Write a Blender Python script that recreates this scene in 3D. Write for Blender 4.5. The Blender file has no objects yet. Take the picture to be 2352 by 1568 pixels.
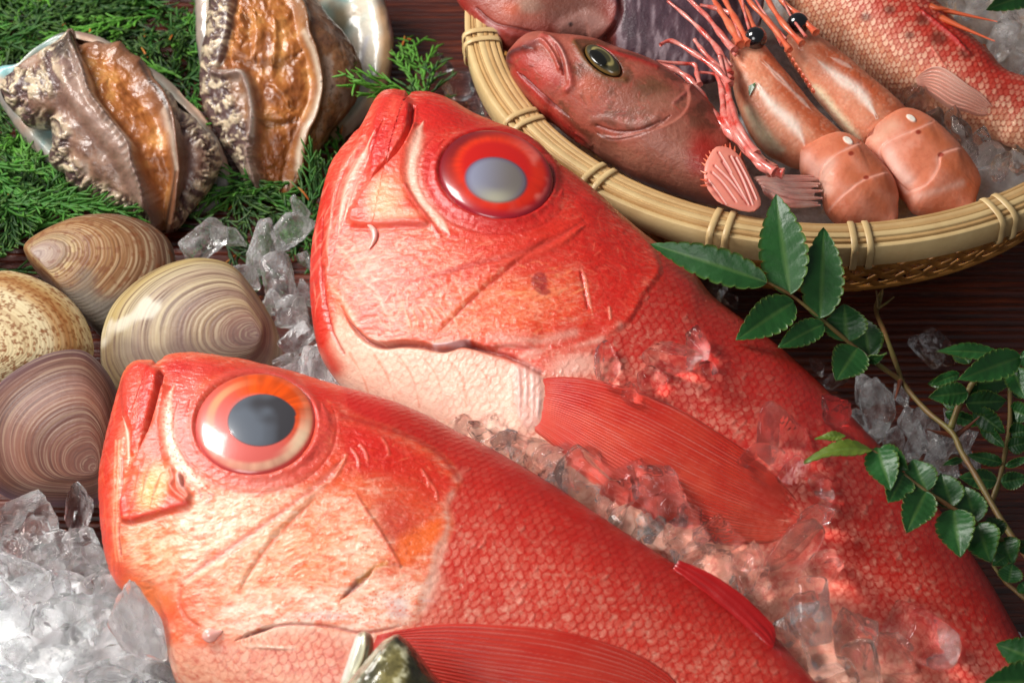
import bpy, bmesh, math, random
import numpy as np
from mathutils import Vector, Matrix
rng = np.random.default_rng(7)
random.seed(7)
scene = bpy.context.scene
COLL = scene.collection
S = 0.01                      # everything below is modelled in centimetres

# ------------------------------------------------------------------ camera
ELEV = math.radians(45); DIST = 95.0; LENS = 85.0
TGT = np.array([0, 0, 2.5]); FW = np.array([0, math.cos(ELEV), -math.sin(ELEV)])
RT = np.array([1.0, 0, 0]); UP = np.array([0, math.sin(ELEV), math.cos(ELEV)])
CAM = TGT - DIST * FW
FPX = LENS / 36 * 2352
cd = bpy.data.cameras.new('camera'); cam = bpy.data.objects.new('camera', cd); COLL.objects.link(cam)
cam.location = Vector(CAM * S)
cam.rotation_euler = (math.pi / 2 - ELEV, 0, 0)
cd.lens = LENS; cd.sensor_width = 36; cd.clip_start = 0.01; cd.clip_end = 50
cd.dof.use_dof = True; cd.dof.focus_distance = 0.905; cd.dof.aperture_fstop = 20
scene.camera = cam
# ------------------------------------------------------------------ studio surround and lamps
w = bpy.data.worlds.new('World'); scene.world = w; w.use_nodes = True
bg = w.node_tree.nodes['Background']; bg.inputs[0].default_value = (0.92, 0.96, 1.0, 1); bg.inputs[1].default_value = 0.16
def area(name, loc, aim, size, power, col=(1, 1, 1), sy=None):
    l = bpy.data.lights.new(name, 'AREA'); l.energy = power; l.color = col; l.size = size * S
    if sy: l.shape = 'RECTANGLE'; l.size_y = sy * S
    o = bpy.data.objects.new(name, l); COLL.objects.link(o)
    o.location = Vector(loc) * S
    o.rotation_euler = (Vector(aim) - Vector(loc)).to_track_quat('-Z', 'Y').to_euler()
    return o
area('key_softbox', (-58, 22, 62), (-4, 0, 3), 32, 10.4, (1.0, 0.965, 0.92), 36)
area('front_softbox', (-36, -58, 52), (0, -4, 3), 36, 3.0, (1.0, 0.98, 0.96))
scene.view_settings.view_transform = 'Standard'; scene.view_settings.look = 'None'
scene.view_settings.exposure = 0.0; scene.view_settings.gamma = 1.0
scene.cycles.use_denoising = True
scene.cycles.sample_clamp_indirect = 40.0
scene.cycles.max_bounces = 18; scene.cycles.transmission_bounces = 16; scene.cycles.transparent_max_bounces = 16
scene.cycles.blur_glossy = 0.1

# ------------------------------------------------------------------ projection helpers (photo layout -> place)
def proj(P):
    d = np.asarray(P) - CAM; z = d @ FW
    return np.stack([1176 + FPX * (d @ RT) / z, 784 - FPX * (d @ UP) / z], -1)
def rays(px):
    px = np.atleast_2d(np.asarray(px, float))
    return FW + ((px[:, :1] - 1176) / FPX) * RT - ((px[:, 1:2] - 784) / FPX) * UP
def onplane(px, O, n):
    r = rays(px); t = ((O - CAM) @ n) / (r @ n)
    return CAM + r * t[:, None]
def onz(px, z):
    return onplane(px, np.array([0, 0, z]), np.array([0, 0, 1.0]))
def zoomed(x0, y0, s):       # coordinates read off an enlarged view
    return lambda pts: [((x0 + X / s) / 1.08844, (y0 + Y / s) / 1.08844) for X, Y in pts]
Z1 = zoomed(0, 0, 2.351); Z2 = zoomed(1100, 0, 2.8); Z3 = zoomed(1760, 0, 2.8); Z4 = zoomed(0, 500, 2.0105)
Z5 = zoomed(200, 880, 1.896); Z6 = zoomed(740, 220, 1.782); Z7 = zoomed(1560, 440, 2.063); Z8 = zoomed(1100, 900, 1.943)
ZA = zoomed(1980, 820, 3.733); ZB = zoomed(1980, 1040, 3.564); ZC = zoomed(400, 500, 3.136); ZD = zoomed(1640, 0, 3.015)
ZE = zoomed(1860, 1200, 3.093); ZF = zoomed(0, 1200, 3.093); ZG = zoomed(800, 1500, 2.613); ZH = zoomed(900, 0, 5.2275)
def unit(v): v = np.asarray(v, float); return v / np.linalg.norm(v)
def catmull(p, k=6, closed=False):
    p = np.asarray(p, float); n = len(p)
    if n < 3: return p
    out = []
    for i in range(n if closed else n - 1):
        if closed: a, b, c, d = p[(i - 1) % n], p[i], p[(i + 1) % n], p[(i + 2) % n]
        else: a, b, c, d = p[max(i - 1, 0)], p[i], p[i + 1], p[min(i + 2, n - 1)]
        for t in np.arange(k) / k:
            out.append(0.5 * (2 * b + (c - a) * t + (2 * a - 5 * b + 4 * c - d) * t * t + (3 * b - a - 3 * c + d) * t ** 3))
    if not closed: out.append(p[-1])
    return np.array(out)
# ------------------------------------------------------------------ numpy noise
def _hash(ix, iy, iz, seed):
    h = (ix.astype(np.int64) * 374761393 + iy.astype(np.int64) * 668265263 + iz.astype(np.int64) * 2147483647 + seed * 974634173) & 0xffffffff
    h = ((h ^ (h >> 13)) * 1274126177) & 0xffffffff
    h = ((h ^ (h >> 16)) * 2246822519) & 0xffffffff
    return ((h ^ (h >> 15)) & 0xffff) / 65535.0
def noise(P, seed=0):
    P = np.asarray(P); i = np.floor(P); f = P - i; f = f * f * (3 - 2 * f)
    x, y, z = i[:, 0], i[:, 1], i[:, 2]; u, v, k = f[:, 0], f[:, 1], f[:, 2]
    r = 0
    for dx in (0, 1):
        for dy in (0, 1):
            for dz in (0, 1):
                r = r + _hash(x + dx, y + dy, z + dz, seed) * (u if dx else 1 - u) * (v if dy else 1 - v) * (k if dz else 1 - k)
    return r
def fbm(P, oct=3, seed=0):
    r = 0; a = 1; t = 0
    for o in range(oct):
        r = r + a * noise(P * 2 ** o, seed + o * 17); t += a; a *= 0.5
    return r / t
def ridge(P, seed=0, oct=2):
    r = 0; a = 1; t = 0
    for o in range(oct):
        r = r + a * (1 - np.abs(2 * noise(P * 2 ** o, seed + o * 31) - 1)); t += a; a *= .55
    return r / t
def sstep(a, b, x):
    t = np.clip((x - a) / (b - a + 1e-12), 0, 1); return t * t * (3 - 2 * t)
def C(*a):                   # sRGB 0-255 -> linear albedo
    c = np.array(a if len(a) == 3 else a[0], float) / 255
    return np.where(c <= 0.04045, c / 12.92, ((c + 0.055) / 1.055) ** 2.4)
# ------------------------------------------------------------------ distances in a chart
def polydist(px, pts):
    """distance to a polyline, signed side (+ = left of travel on screen), fraction along"""
    best = np.full(len(px), 1e9); side = np.zeros(len(px)); frac = np.zeros(len(px))
    seg = np.linalg.norm(np.diff(pts, axis=0), axis=1); L = max(seg.sum(), 1e-9); acc = 0
    for i in range(len(pts) - 1):
        a = pts[i]; b = pts[i + 1]; ab = b - a; l2 = ab @ ab + 1e-12
        ap = px - a; t = np.clip((ap @ ab) / l2, 0, 1)
        q = ap - t[:, None] * ab; d = np.einsum('ij,ij->i', q, q)
        m = d < best
        best = np.where(m, d, best); frac = np.where(m, (acc + t * seg[i]) / L, frac)
        side = np.where(m, ab[1] * ap[:, 0] - ab[0] * ap[:, 1], side)
        acc += seg[i]
    return np.sqrt(best), np.sign(side), frac
def inside(px, poly):
    c = np.zeros(len(px), bool); n = len(poly)
    for i in range(n):
        a = poly[i]; b = poly[(i + 1) % n]
        if a[1] == b[1]: continue
        m = ((a[1] > px[:, 1]) != (b[1] > px[:, 1])) & (px[:, 0] < (b[0] - a[0]) * (px[:, 1] - a[1]) / (b[1] - a[1]) + a[0])
        c ^= m
    return c
class Chart:
    """a surface whose points know where they are; colours and relief are laid on it feature by feature"""
    def near(s, pts, pad):
        lo = pts.min(0) - pad; hi = pts.max(0) + pad; p = s.px
        return np.nonzero((p[:, 0] > lo[0]) & (p[:, 0] < hi[0]) & (p[:, 1] > lo[1]) & (p[:, 1] < hi[1]) & s.face)[0]
    def put(s, idx, wgt, col, alpha, disp):
        if col is not None:
            k = np.clip(wgt * alpha, 0, 1)[:, None]; s.col[idx] = s.col[idx] * (1 - k) + np.asarray(col) * k
        if disp: s.disp[idx] += disp * wgt
    def wob(s, idx, amp, sc=1.2):
        if not amp: return 0
        return (fbm(s.P[idx] * sc, 3, 91) - .5) * 2 * amp
    def poly(s, pts, col=None, soft=10, alpha=1, disp=0, wob=0, smooth=True):
        pts = catmull(pts, 5, True) if smooth else np.asarray(pts, float)
        i = s.near(pts, soft * 2 + wob * 2)
        if not len(i): return
        cl = np.vstack([pts, pts[:1]]); d, _, _ = polydist(s.px[i], cl)
        sd = np.where(inside(s.px[i], pts), d, -d) + s.wob(i, wob)
        s.put(i, sstep(-soft, soft, sd), col, alpha, disp)
    def line(s, pts, w, col=None, alpha=1, disp=0, taper=(0, 0), wob=0, broken=0):
        pts = catmull(pts, 5); i = s.near(pts, w * 3 + wob)
        if not len(i): return
        d, _, f = polydist(s.px[i], pts); ww = np.full(len(i), float(w))
        if taper[0]: ww *= np.clip(f / taper[0], 0.05, 1)
        if taper[1]: ww *= np.clip((1 - f) / taper[1], 0.05, 1)
        d = np.abs(d + s.wob(i, wob)); g = np.exp(-(d / ww) ** 2)
        if broken: g = g * sstep(broken - .2, broken + .2, fbm(s.P[i] * 1.6, 2, 5))
        s.put(i, g, col, alpha, disp)
    def step(s, pts, disp, fade, side=1, col=None, alpha=1, soft=3, wob=0):
        """a plate edge: raised on one side of the line, falling off sharply across it"""
        pts = catmull(pts, 5); i = s.near(pts, fade * 3)
        if not len(i): return
        d, sg, f = polydist(s.px[i], pts); sd = d * sg * side + s.wob(i, wob)
        g = sstep(-soft, soft, sd) * np.exp(-np.maximum(sd, 0) / fade) * sstep(0, .08, f) * sstep(1, .92, f)
        s.put(i, g, col, alpha, disp)
    def blob(s, c, rx, ry, col=None, alpha=1, disp=0, rot=0, soft=.5, wob=0):
        i = s.near(np.array([c]), max(rx, ry) * (1.6 + soft))
        if not len(i): return
        d = s.px[i] - np.array(c); a = math.radians(rot); u = d[:, 0] * math.cos(a) + d[:, 1] * math.sin(a); v = -d[:, 0] * math.sin(a) + d[:, 1] * math.cos(a)
        r = np.sqrt((u / rx) ** 2 + (v / ry) ** 2) + s.wob(i, wob)
        s.put(i, 1 - sstep(1 - soft, 1 + soft, r), col, alpha, disp)
# ------------------------------------------------------------------ mesh output
def new_mesh(name, V, faces, col=None, smooth=True):
    me = bpy.data.meshes.new(name); V = np.asarray(V, np.float32)
    F = np.asarray(faces) if not isinstance(faces, list) else None
    if F is not None:
        k = F.shape[1]
        me.vertices.add(len(V)); me.vertices.foreach_set('co', V.ravel())
        me.loops.add(F.size); me.loops.foreach_set('vertex_index', F.ravel().astype(np.int32))
        me.polygons.add(len(F)); me.polygons.foreach_set('loop_start', np.arange(0, F.size, k, dtype=np.int32))
        me.update(calc_edges=True)
    else:
        me.from_pydata(V.tolist(), [], faces); me.update()
    if smooth: me.polygons.foreach_set('use_smooth', np.ones(len(me.polygons), bool))
    if col is not None:
        a = me.color_attributes.new('Col', 'FLOAT_COLOR', 'POINT')
        cc = np.ones((len(V), 4), np.float32); cc[:, :np.shape(col)[1]] = col; a.data.foreach_set('color', cc.ravel())
    return me
def obj(name, V, F, mat, parent=None, col=None, smooth=True, origin=None):
    """V in centimetres, world frame"""
    V = np.asarray(V, float)
    if parent is not None: org = np.array(parent['_org'])
    else: org = np.array(origin if origin is not None else [V[:, 0].mean(), V[:, 1].mean(), V[:, 2].min()])
    me = new_mesh(name, (V - org) * S, F, col, smooth); me.materials.append(mat)
    o = bpy.data.objects.new(name, me); COLL.objects.link(o)
    if parent is not None: o.parent = parent
    else: o.location = Vector(org * S)
    o['_org'] = [float(v) for v in org]
    return o
def thing(name, label, cat, org, group=None):
    o = bpy.data.objects.new(name, None); COLL.objects.link(o); o.empty_display_size = 0.02
    o.location = Vector(np.asarray(org) * S); o['_org'] = [float(v) for v in org]
    return tag(o, label, cat, group)
def tag(o, label=None, cat=None, group=None, kind=None):
    for k, v in (('label', label), ('category', cat), ('group', group), ('kind', kind)):
        if v: o[k] = v
    return o
def gridF(nu, nv, off=0, wrap=False, flip=False):
    i = np.arange(nu - 1)[:, None]; j = np.arange(nv if wrap else nv - 1)[None]; j2 = (j + 1) % nv
    F = np.stack(np.broadcast_arrays(i * nv + j, (i + 1) * nv + j, (i + 1) * nv + j2, i * nv + j2), -1).reshape(-1, 4) + off
    return F[:, ::-1] if flip else F
def tube(pts, rad, nseg=8, cap=True, flat=None):
    """swept tube; rad scalar or per point; returns V,F"""
    pts = np.asarray(pts, float); n = len(pts); rad = np.broadcast_to(np.asarray(rad, float), (n,))
    tg = np.gradient(pts, axis=0); tg /= np.linalg.norm(tg, axis=1)[:, None] + 1e-12
    ref = np.array([0, 0, 1.0]) if abs(tg[0, 2]) < .9 else np.array([1.0, 0, 0])
    V = []; nx = unit(np.cross(ref, tg[0]))
    a = np.arange(nseg) / nseg * 2 * math.pi
    for i in range(n):
        nx = unit(nx - tg[i] * (nx @ tg[i])); ny = np.cross(tg[i], nx)
        V.append(pts[i] + rad[i] * (np.cos(a)[:, None] * nx + np.sin(a)[:, None] * ny * (flat or 1)))
    V = np.concatenate(V); F = gridF(n, nseg, wrap=True, flip=True)
    if cap:
        V = np.vstack([V, pts[:1], pts[-1:]]); c0 = n * nseg; j = np.arange(nseg); j2 = (j + 1) % nseg
        F = np.vstack([F, np.stack([j, j2, np.full(nseg, c0), np.full(nseg, c0)], -1)[:, :4], np.stack([(n - 1) * nseg + j2, (n - 1) * nseg + j, np.full(nseg, c0 + 1), np.full(nseg, c0 + 1)], -1)])
        F = [tuple(dict.fromkeys(int(q) for q in f)) for f in F]
        return V, F
    return V, F
def merge(parts):
    V = []; F = []; o = 0
    for v, f in parts:
        V.append(v); F += [tuple(int(q) + o for q in t) for t in f]; o += len(v)
    return np.vstack(V), F
# ------------------------------------------------------------------ materials
def mat(name, base=None, rough=.4, spec=.5, coat=0, coat_rough=.08, attr=False, sss=0, sss_r=(1, .35, .25), sss_s=.004,
        bump=0, bump_scale=300, bump_dist=.0006, mottle=0, mottle_scale=120, mottle_col=None, rough_var=0, trans=0, ior=1.45, alpha=1, metal=0, fine=0, fine_scale=1500):
    m = bpy.data.materials.new(name); m.use_nodes = True; nt = m.node_tree; N = nt.nodes; L = nt.links
    b = N['Principled BSDF']; tc = N.new('ShaderNodeTexCoord')
    def nz(scale, det=3, rgh=.6):
        n = N.new('ShaderNodeTexNoise'); n.inputs['Scale'].default_value = scale; n.inputs['Detail'].default_value = det; n.inputs['Roughness'].default_value = rgh
        L.new(tc.outputs['Object'], n.inputs['Vector']); return n
    if attr:
        a = N.new('ShaderNodeAttribute'); a.attribute_name = 'Col'; out = a.outputs['Color']
    else:
        a = N.new('ShaderNodeRGB'); a.outputs[0].default_value = (*base, 1); out = a.outputs[0]
    if mottle:
        n = nz(mottle_scale, 4); r = N.new('ShaderNodeMapRange'); r.inputs[1].default_value = .35; r.inputs[2].default_value = .68
        r.inputs[3].default_value = 0; r.inputs[4].default_value = mottle; L.new(n.outputs['Fac'], r.inputs[0])
        mx = N.new('ShaderNodeMix'); mx.data_type = 'RGBA'; L.new(r.outputs[0], mx.inputs[0]); L.new(out, mx.inputs[6])
        if mottle_col is not None: mx.inputs[7].default_value = (*mottle_col, 1)
        else:
            mx2 = N.new('ShaderNodeMix'); mx2.data_type = 'RGBA'; mx2.blend_type = 'MULTIPLY'; mx2.inputs[0].default_value = 1
            L.new(out, mx2.inputs[6]); mx2.inputs[7].default_value = (.55, .45, .42, 1); L.new(mx2.outputs[2], mx.inputs[7])
        out = mx.outputs[2]
    L.new(out, b.inputs['Base Color'])
    b.inputs['Roughness'].default_value = rough; b.inputs['Specular IOR Level'].default_value = spec; b.inputs['Metallic'].default_value = metal
    b.inputs['Coat Weight'].default_value = coat; b.inputs['Coat Roughness'].default_value = coat_rough
    b.inputs['IOR'].default_value = ior; b.inputs['Transmission Weight'].default_value = trans
    if attr == 'alpha': L.new(a.outputs['Alpha'], b.inputs['Alpha'])
    if alpha < 1: b.inputs['Alpha'].default_value = alpha
    if sss:
        b.inputs['Subsurface Weight'].default_value = sss; b.inputs['Subsurface Radius'].default_value = sss_r; b.inputs['Subsurface Scale'].default_value = sss_s
    if rough_var:
        n = nz(90, 4); r = N.new('ShaderNodeMapRange'); r.inputs[1].default_value = .3; r.inputs[2].default_value = .7
        r.inputs[3].default_value = max(rough - rough_var, .02); r.inputs[4].default_value = rough + rough_var; L.new(n.outputs['Fac'], r.inputs[0]); L.new(r.outputs[0], b.inputs['Roughness'])
    if bump:
        n = nz(bump_scale, 4, .65); bp = N.new('ShaderNodeBump'); bp.inputs['Strength'].default_value = bump; bp.inputs['Distance'].default_value = bump_dist
        L.new(n.outputs['Fac'], bp.inputs['Height']); o = bp.outputs[0]
        if fine:
            n2 = nz(fine_scale, 2); b2 = N.new('ShaderNodeBump'); b2.inputs['Strength'].default_value = fine; b2.inputs['Distance'].default_value = bump_dist * .4
            L.new(n2.outputs['Fac'], b2.inputs['Height']); L.new(o, b2.inputs['Normal']); o = b2.outputs[0]
        L.new(o, b.inputs['Normal'])
        if coat: L.new(o, b.inputs['Coat Normal'])
    return m
# ------------------------------------------------------------------ soft bodies lying on one side
class Body(Chart):
    def __init__(s, outline, at, z, axis, n=(0, 0, 1), W=((0, 0), (.5, 3), (1, 0)), m=2.0, nx=300, nt=160, low=.8, head_pow=1.25, root=True, smooth=4, notch=False):
        s.n = unit(n); s.O = onz([at], z)[0]
        pa = onplane(axis, s.O, s.n); s.a = unit(pa[1] - pa[0]); s.b = np.cross(s.n, s.a)
        poly = catmull(outline, smooth, True) if smooth else np.asarray(outline, float)
        Q = onplane(poly, s.O, s.n) - s.O; lx = Q @ s.a; ly = Q @ s.b
        x0, x1 = lx.min(), lx.max(); s.x0, s.x1 = x0, x1
        k = np.linspace(0, 1, nx); sx = k ** head_pow if head_pow > 0 else .5 - .5 * np.cos(k * math.pi)
        sx = np.clip(sx, .0004, .9996); X = x0 + (x1 - x0) * sx
        lo = np.full(nx, 1e9); hi = np.full(nx, -1e9); m_ = len(lx)
        for i in range(m_):
            ax, ay, bx, by = lx[i], ly[i], lx[(i + 1) % m_], ly[(i + 1) % m_]
            if ax == bx: continue
            t = (X - ax) / (bx - ax); ok = (t >= 0) & (t <= 1); y = ay + t * (by - ay)
            lo = np.where(ok, np.minimum(lo, y), lo); hi = np.where(ok, np.maximum(hi, y), hi)
        bad = lo > hi
        if bad.any(): lo[bad] = np.interp(X[bad], X[~bad], lo[~bad]); hi[bad] = np.interp(X[bad], X[~bad], hi[~bad])
        if notch:
            kk = np.hanning(61); kk /= kk.sum(); ls = np.convolve(np.pad(lo, 30, mode='edge'), kk, 'valid'); bw = sstep(.04, .08, sx) * sstep(.4, .3, sx); lo = lo * (1 - bw) + ls * bw
        t = np.linspace(0, 1, nt); t = .65 * (.5 - .5 * np.cos(t * math.pi)) + .35 * t
        wx = np.array(W, float); f = np.sqrt if root else (lambda q: q)
        Wx = np.interp(f(sx), f(wx[:, 0]), wx[:, 1])
        if nx > 60:
            kk = np.hanning(nx // 10 * 2 + 1); kk /= kk.sum(); Wp = np.convolve(np.pad(Wx, nx // 10, mode='edge'), kk, 'valid'); bw = sstep(.02, .09, sx); Wx = Wx * (1 - bw) + Wp * bw
        s.X = np.broadcast_to(X[:, None], (nx, nt)); s.T = np.broadcast_to(t[None], (nx, nt)); s.s = np.broadcast_to(sx[:, None], (nx, nt))
        Y = lo[:, None] + (hi - lo)[:, None] * t[None]
        q = np.abs(2 * t - 1); Hh = (1 - q ** m) ** (1 / m)
        Zz = Wx[:, None] * Hh[None]
        if notch:                                     # a cleft in the upper outline must not crease the flank below it
            wnd = 1.0; his = np.array([hi[np.abs(X - x_) < wnd].max() for x_ in X]); his = np.array([his[np.abs(X - x_) < wnd].min() for x_ in X]); kk = np.hanning(13); kk /= kk.sum(); his = np.convolve(np.pad(his, 6, mode='edge'), kk, 'valid'); gap = np.maximum(his - hi, 0); his = hi + gap; wg = sstep(.22, .17, sx)[:, None]
            t2 = (Y - lo[:, None]) / (his - lo)[:, None]; Hh2 = (1 - np.abs(np.clip(2 * t2 - 1, -1, 1)) ** m) ** (1 / m); R_ = np.clip(gap * 1.6, .02, .9)[:, None]; d_ = np.clip((hi[:, None] - Y) / R_, 0, 1); E_ = np.sqrt(1 - (1 - d_) ** 2)
            Zz = Zz * (1 - wg) + wg * Wx[:, None] * Hh2 * E_
        s.low = low; s.nx, s.nt = nx, nt; s.Wx = Wx; s.lo, s.hi = lo, hi; s.Xl = X; s.m = m
        s.G = s.O + s.X[..., None] * s.a + Y[..., None] * s.b + Zz[..., None] * s.n
        s.Y = Y; s.Zh = Zz
        du = np.gradient(s.G, axis=0); dv = np.gradient(s.G, axis=1); nr = np.cross(du, dv)
        ln = np.linalg.norm(nr, axis=2); nr = nr / (ln[..., None] + 1e-12); nr[ln < 1e-9] = s.n
        s.N = nr
        s.v = np.cumsum(np.linalg.norm(np.diff(s.G, axis=1, prepend=s.G[:, :1]), axis=2), axis=1); s.v = s.v - s.v[:, nt // 2][:, None] + s.Y[:, nt // 2][:, None]
        s.P = s.G.reshape(-1, 3); s.px = proj(s.P); s.col = np.zeros((nx * nt, 3)); s.disp = np.zeros(nx * nt); s.face = np.ones(nx * nt, bool)
        s.lowcol = None
    def flat(s, q): return np.asarray(q).reshape(-1)
    def surf(s, px):
        """the point of the skin seen at this spot of the layout"""
        px = np.atleast_2d(np.asarray(px, float)); out = []
        for p in px:
            d = ((s.px - p) ** 2).sum(1); i = np.argsort(d)[:6]; wq = 1 / (d[i] + 1e-3); wq /= wq.sum()
            out.append((s.P[i] * wq[:, None]).sum(0))
        return np.array(out)
    def build(s, name, mat_, parent=None, lowcol=None):
        G = s.G + s.N * s.disp.reshape(s.nx, s.nt)[..., None]
        V = G.reshape(-1, 3); F = gridF(s.nx, s.nt)
        st = 3; ix = np.r_[np.arange(0, s.nx - 1, st), s.nx - 1]; it = np.r_[np.arange(0, s.nt - 1, st), s.nt - 1]
        Lw = s.G[np.ix_(ix, it)] - s.n * (s.Zh[np.ix_(ix, it)] * (1 + s.low))[..., None]
        F2 = gridF(len(ix), len(it), off=len(V), flip=True)
        cl = s.col.reshape(s.nx, s.nt, 3)[np.ix_(ix, it)].reshape(-1, 3)
        o = obj(name, np.vstack([V, Lw.reshape(-1, 3)]), np.vstack([F, F2]), mat_, parent, np.vstack([s.col, cl]))
        s.Vd = V; return o
def scales(u, v, size, jit=0, seed=3):
    """overlapping fish scales: relief, rim, per-scale random"""
    sx = size * .62; sy = size; R = size * .74
    i0 = np.floor(u / sx).astype(int); h = np.zeros_like(u); rim = np.zeros_like(u); rnd = np.zeros_like(u); done = np.zeros(u.shape, bool)
    for di in (-2, -1, 0, 1):
        i = i0 + di; off = 0.5 * (i % 2)
        for dj in (0, 1):
            j = np.floor(v / sy - off).astype(int) + dj
            z0 = np.zeros_like(i)
            cx = i * sx + (_hash(i, j, z0, seed) - .5) * jit * size; cy = (j + off) * sy + (_hash(i, j, z0 + 5, seed) - .5) * jit * size
            r = np.sqrt((u - cx) ** 2 * .85 + (v - cy) ** 2) / R
            m = (r < 1) & ~done
            h[m] = (np.clip((u - cx)[m] / R, -.3, 1)); rim[m] = sstep(.70, 1, r[m]) * sstep(-.35, .35, (u - cx)[m] / R); rnd[m] = _hash(i, j, z0 + 9, seed)[m]; done |= m
    return h, rim, rnd
# ------------------------------------------------------------------ table of ribbed, wet, red-brown wood
def wood_mat():
    m = bpy.data.materials.new('wet_wood'); m.use_nodes = True; nt = m.node_tree; N = nt.nodes; L = nt.links; b = N['Principled BSDF']
    tc = N.new('ShaderNodeTexCoord'); mp = N.new('ShaderNodeMapping'); mp.inputs['Scale'].default_value = (8, 160, 40); L.new(tc.outputs['Object'], mp.inputs['Vector'])
    n = N.new('ShaderNodeTexNoise'); n.inputs['Scale'].default_value = 3; n.inputs['Detail'].default_value = 6; n.inputs['Roughness'].default_value = .7; L.new(mp.outputs[0], n.inputs['Vector'])
    r = N.new('ShaderNodeValToRGB'); e = r.color_ramp.elements
    e[0].position = .3; e[0].color = (*C(40, 9, 4), 1); e[1].position = .72; e[1].color = (*C(128, 52, 16), 1)
    k = r.color_ramp.elements.new(.5); k.color = (*C(74, 22, 8), 1)
    L.new(n.outputs['Fac'], r.inputs['Fac']); L.new(r.outputs[0], b.inputs['Base Color'])
    bp = N.new('ShaderNodeBump'); bp.inputs['Strength'].default_value = .5; bp.inputs['Distance'].default_value = .0008; L.new(n.outputs['Fac'], bp.inputs['Height']); L.new(bp.outputs[0], b.inputs['Normal'])
    b.inputs['Roughness'].default_value = .38; b.inputs['Coat Weight'].default_value = .35; b.inputs['Coat Roughness'].default_value = .12
    return m
ys = []; zs = []
y = -60.0; q = np.random.default_rng(2)
while y < 70:
    p = .30 + q.random() * .22; d = .05 + q.random() * .07
    for fr, hz in ((0, 0), (.12, -d), (.26, -d), (.40, 0), (.72, .012)): ys.append(y + p * fr); zs.append(hz)
    y += p
ys = np.array(ys); zs = np.array(zs); xs = np.linspace(-90, 90, 13)
V = np.stack([np.repeat(xs, len(ys)), np.tile(ys, 13), np.tile(zs, 13)], -1)
tb = obj('table', V, gridF(13, len(ys)), wood_mat(), origin=(0, 0, 0)); tag(tb, 'dark red-brown ribbed wooden table top, wet', None, kind='structure')

# ------------------------------------------------------------------ the two big red fish
NF = (-0.06, -0.22, 1)
M_SKIN = mat('wet_red_fish_skin', attr=True, rough=.5, spec=.25, coat=.75, coat_rough=.06, bump=.45, bump_scale=420, bump_dist=.0007, rough_var=.1, fine=.55, fine_scale=2200, mottle=.16, mottle_scale=260)
M_FIN = mat('wet_red_fin', attr='alpha', rough=.34, coat=.45, coat_rough=.12, bump=.3, bump_scale=900, bump_dist=.0004)
M_EYE = mat('fish_eye', attr=True, rough=.3, coat=.5, coat_rough=.10, bump=.08, bump_scale=200, bump_dist=.0004)
M_PUPIL = mat('clouded_pupil', attr='alpha', rough=.25, coat=.6, coat_rough=.08)
M_SLIME = mat('pale_slime', base=C(236, 176, 164), rough=.15, coat=1, sss=.6, sss_s=.002)

DRED, RED, PRED, SALM, PEACH, ORNG, WPINK, MAUVE, WHITE = C(176, 16, 14), C(214, 38, 30), C(222, 82, 72), C(232, 120, 96), C(244, 184, 146), C(238, 112, 42), C(248, 214, 198), C(176, 92, 96), C(250, 236, 222)

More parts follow.
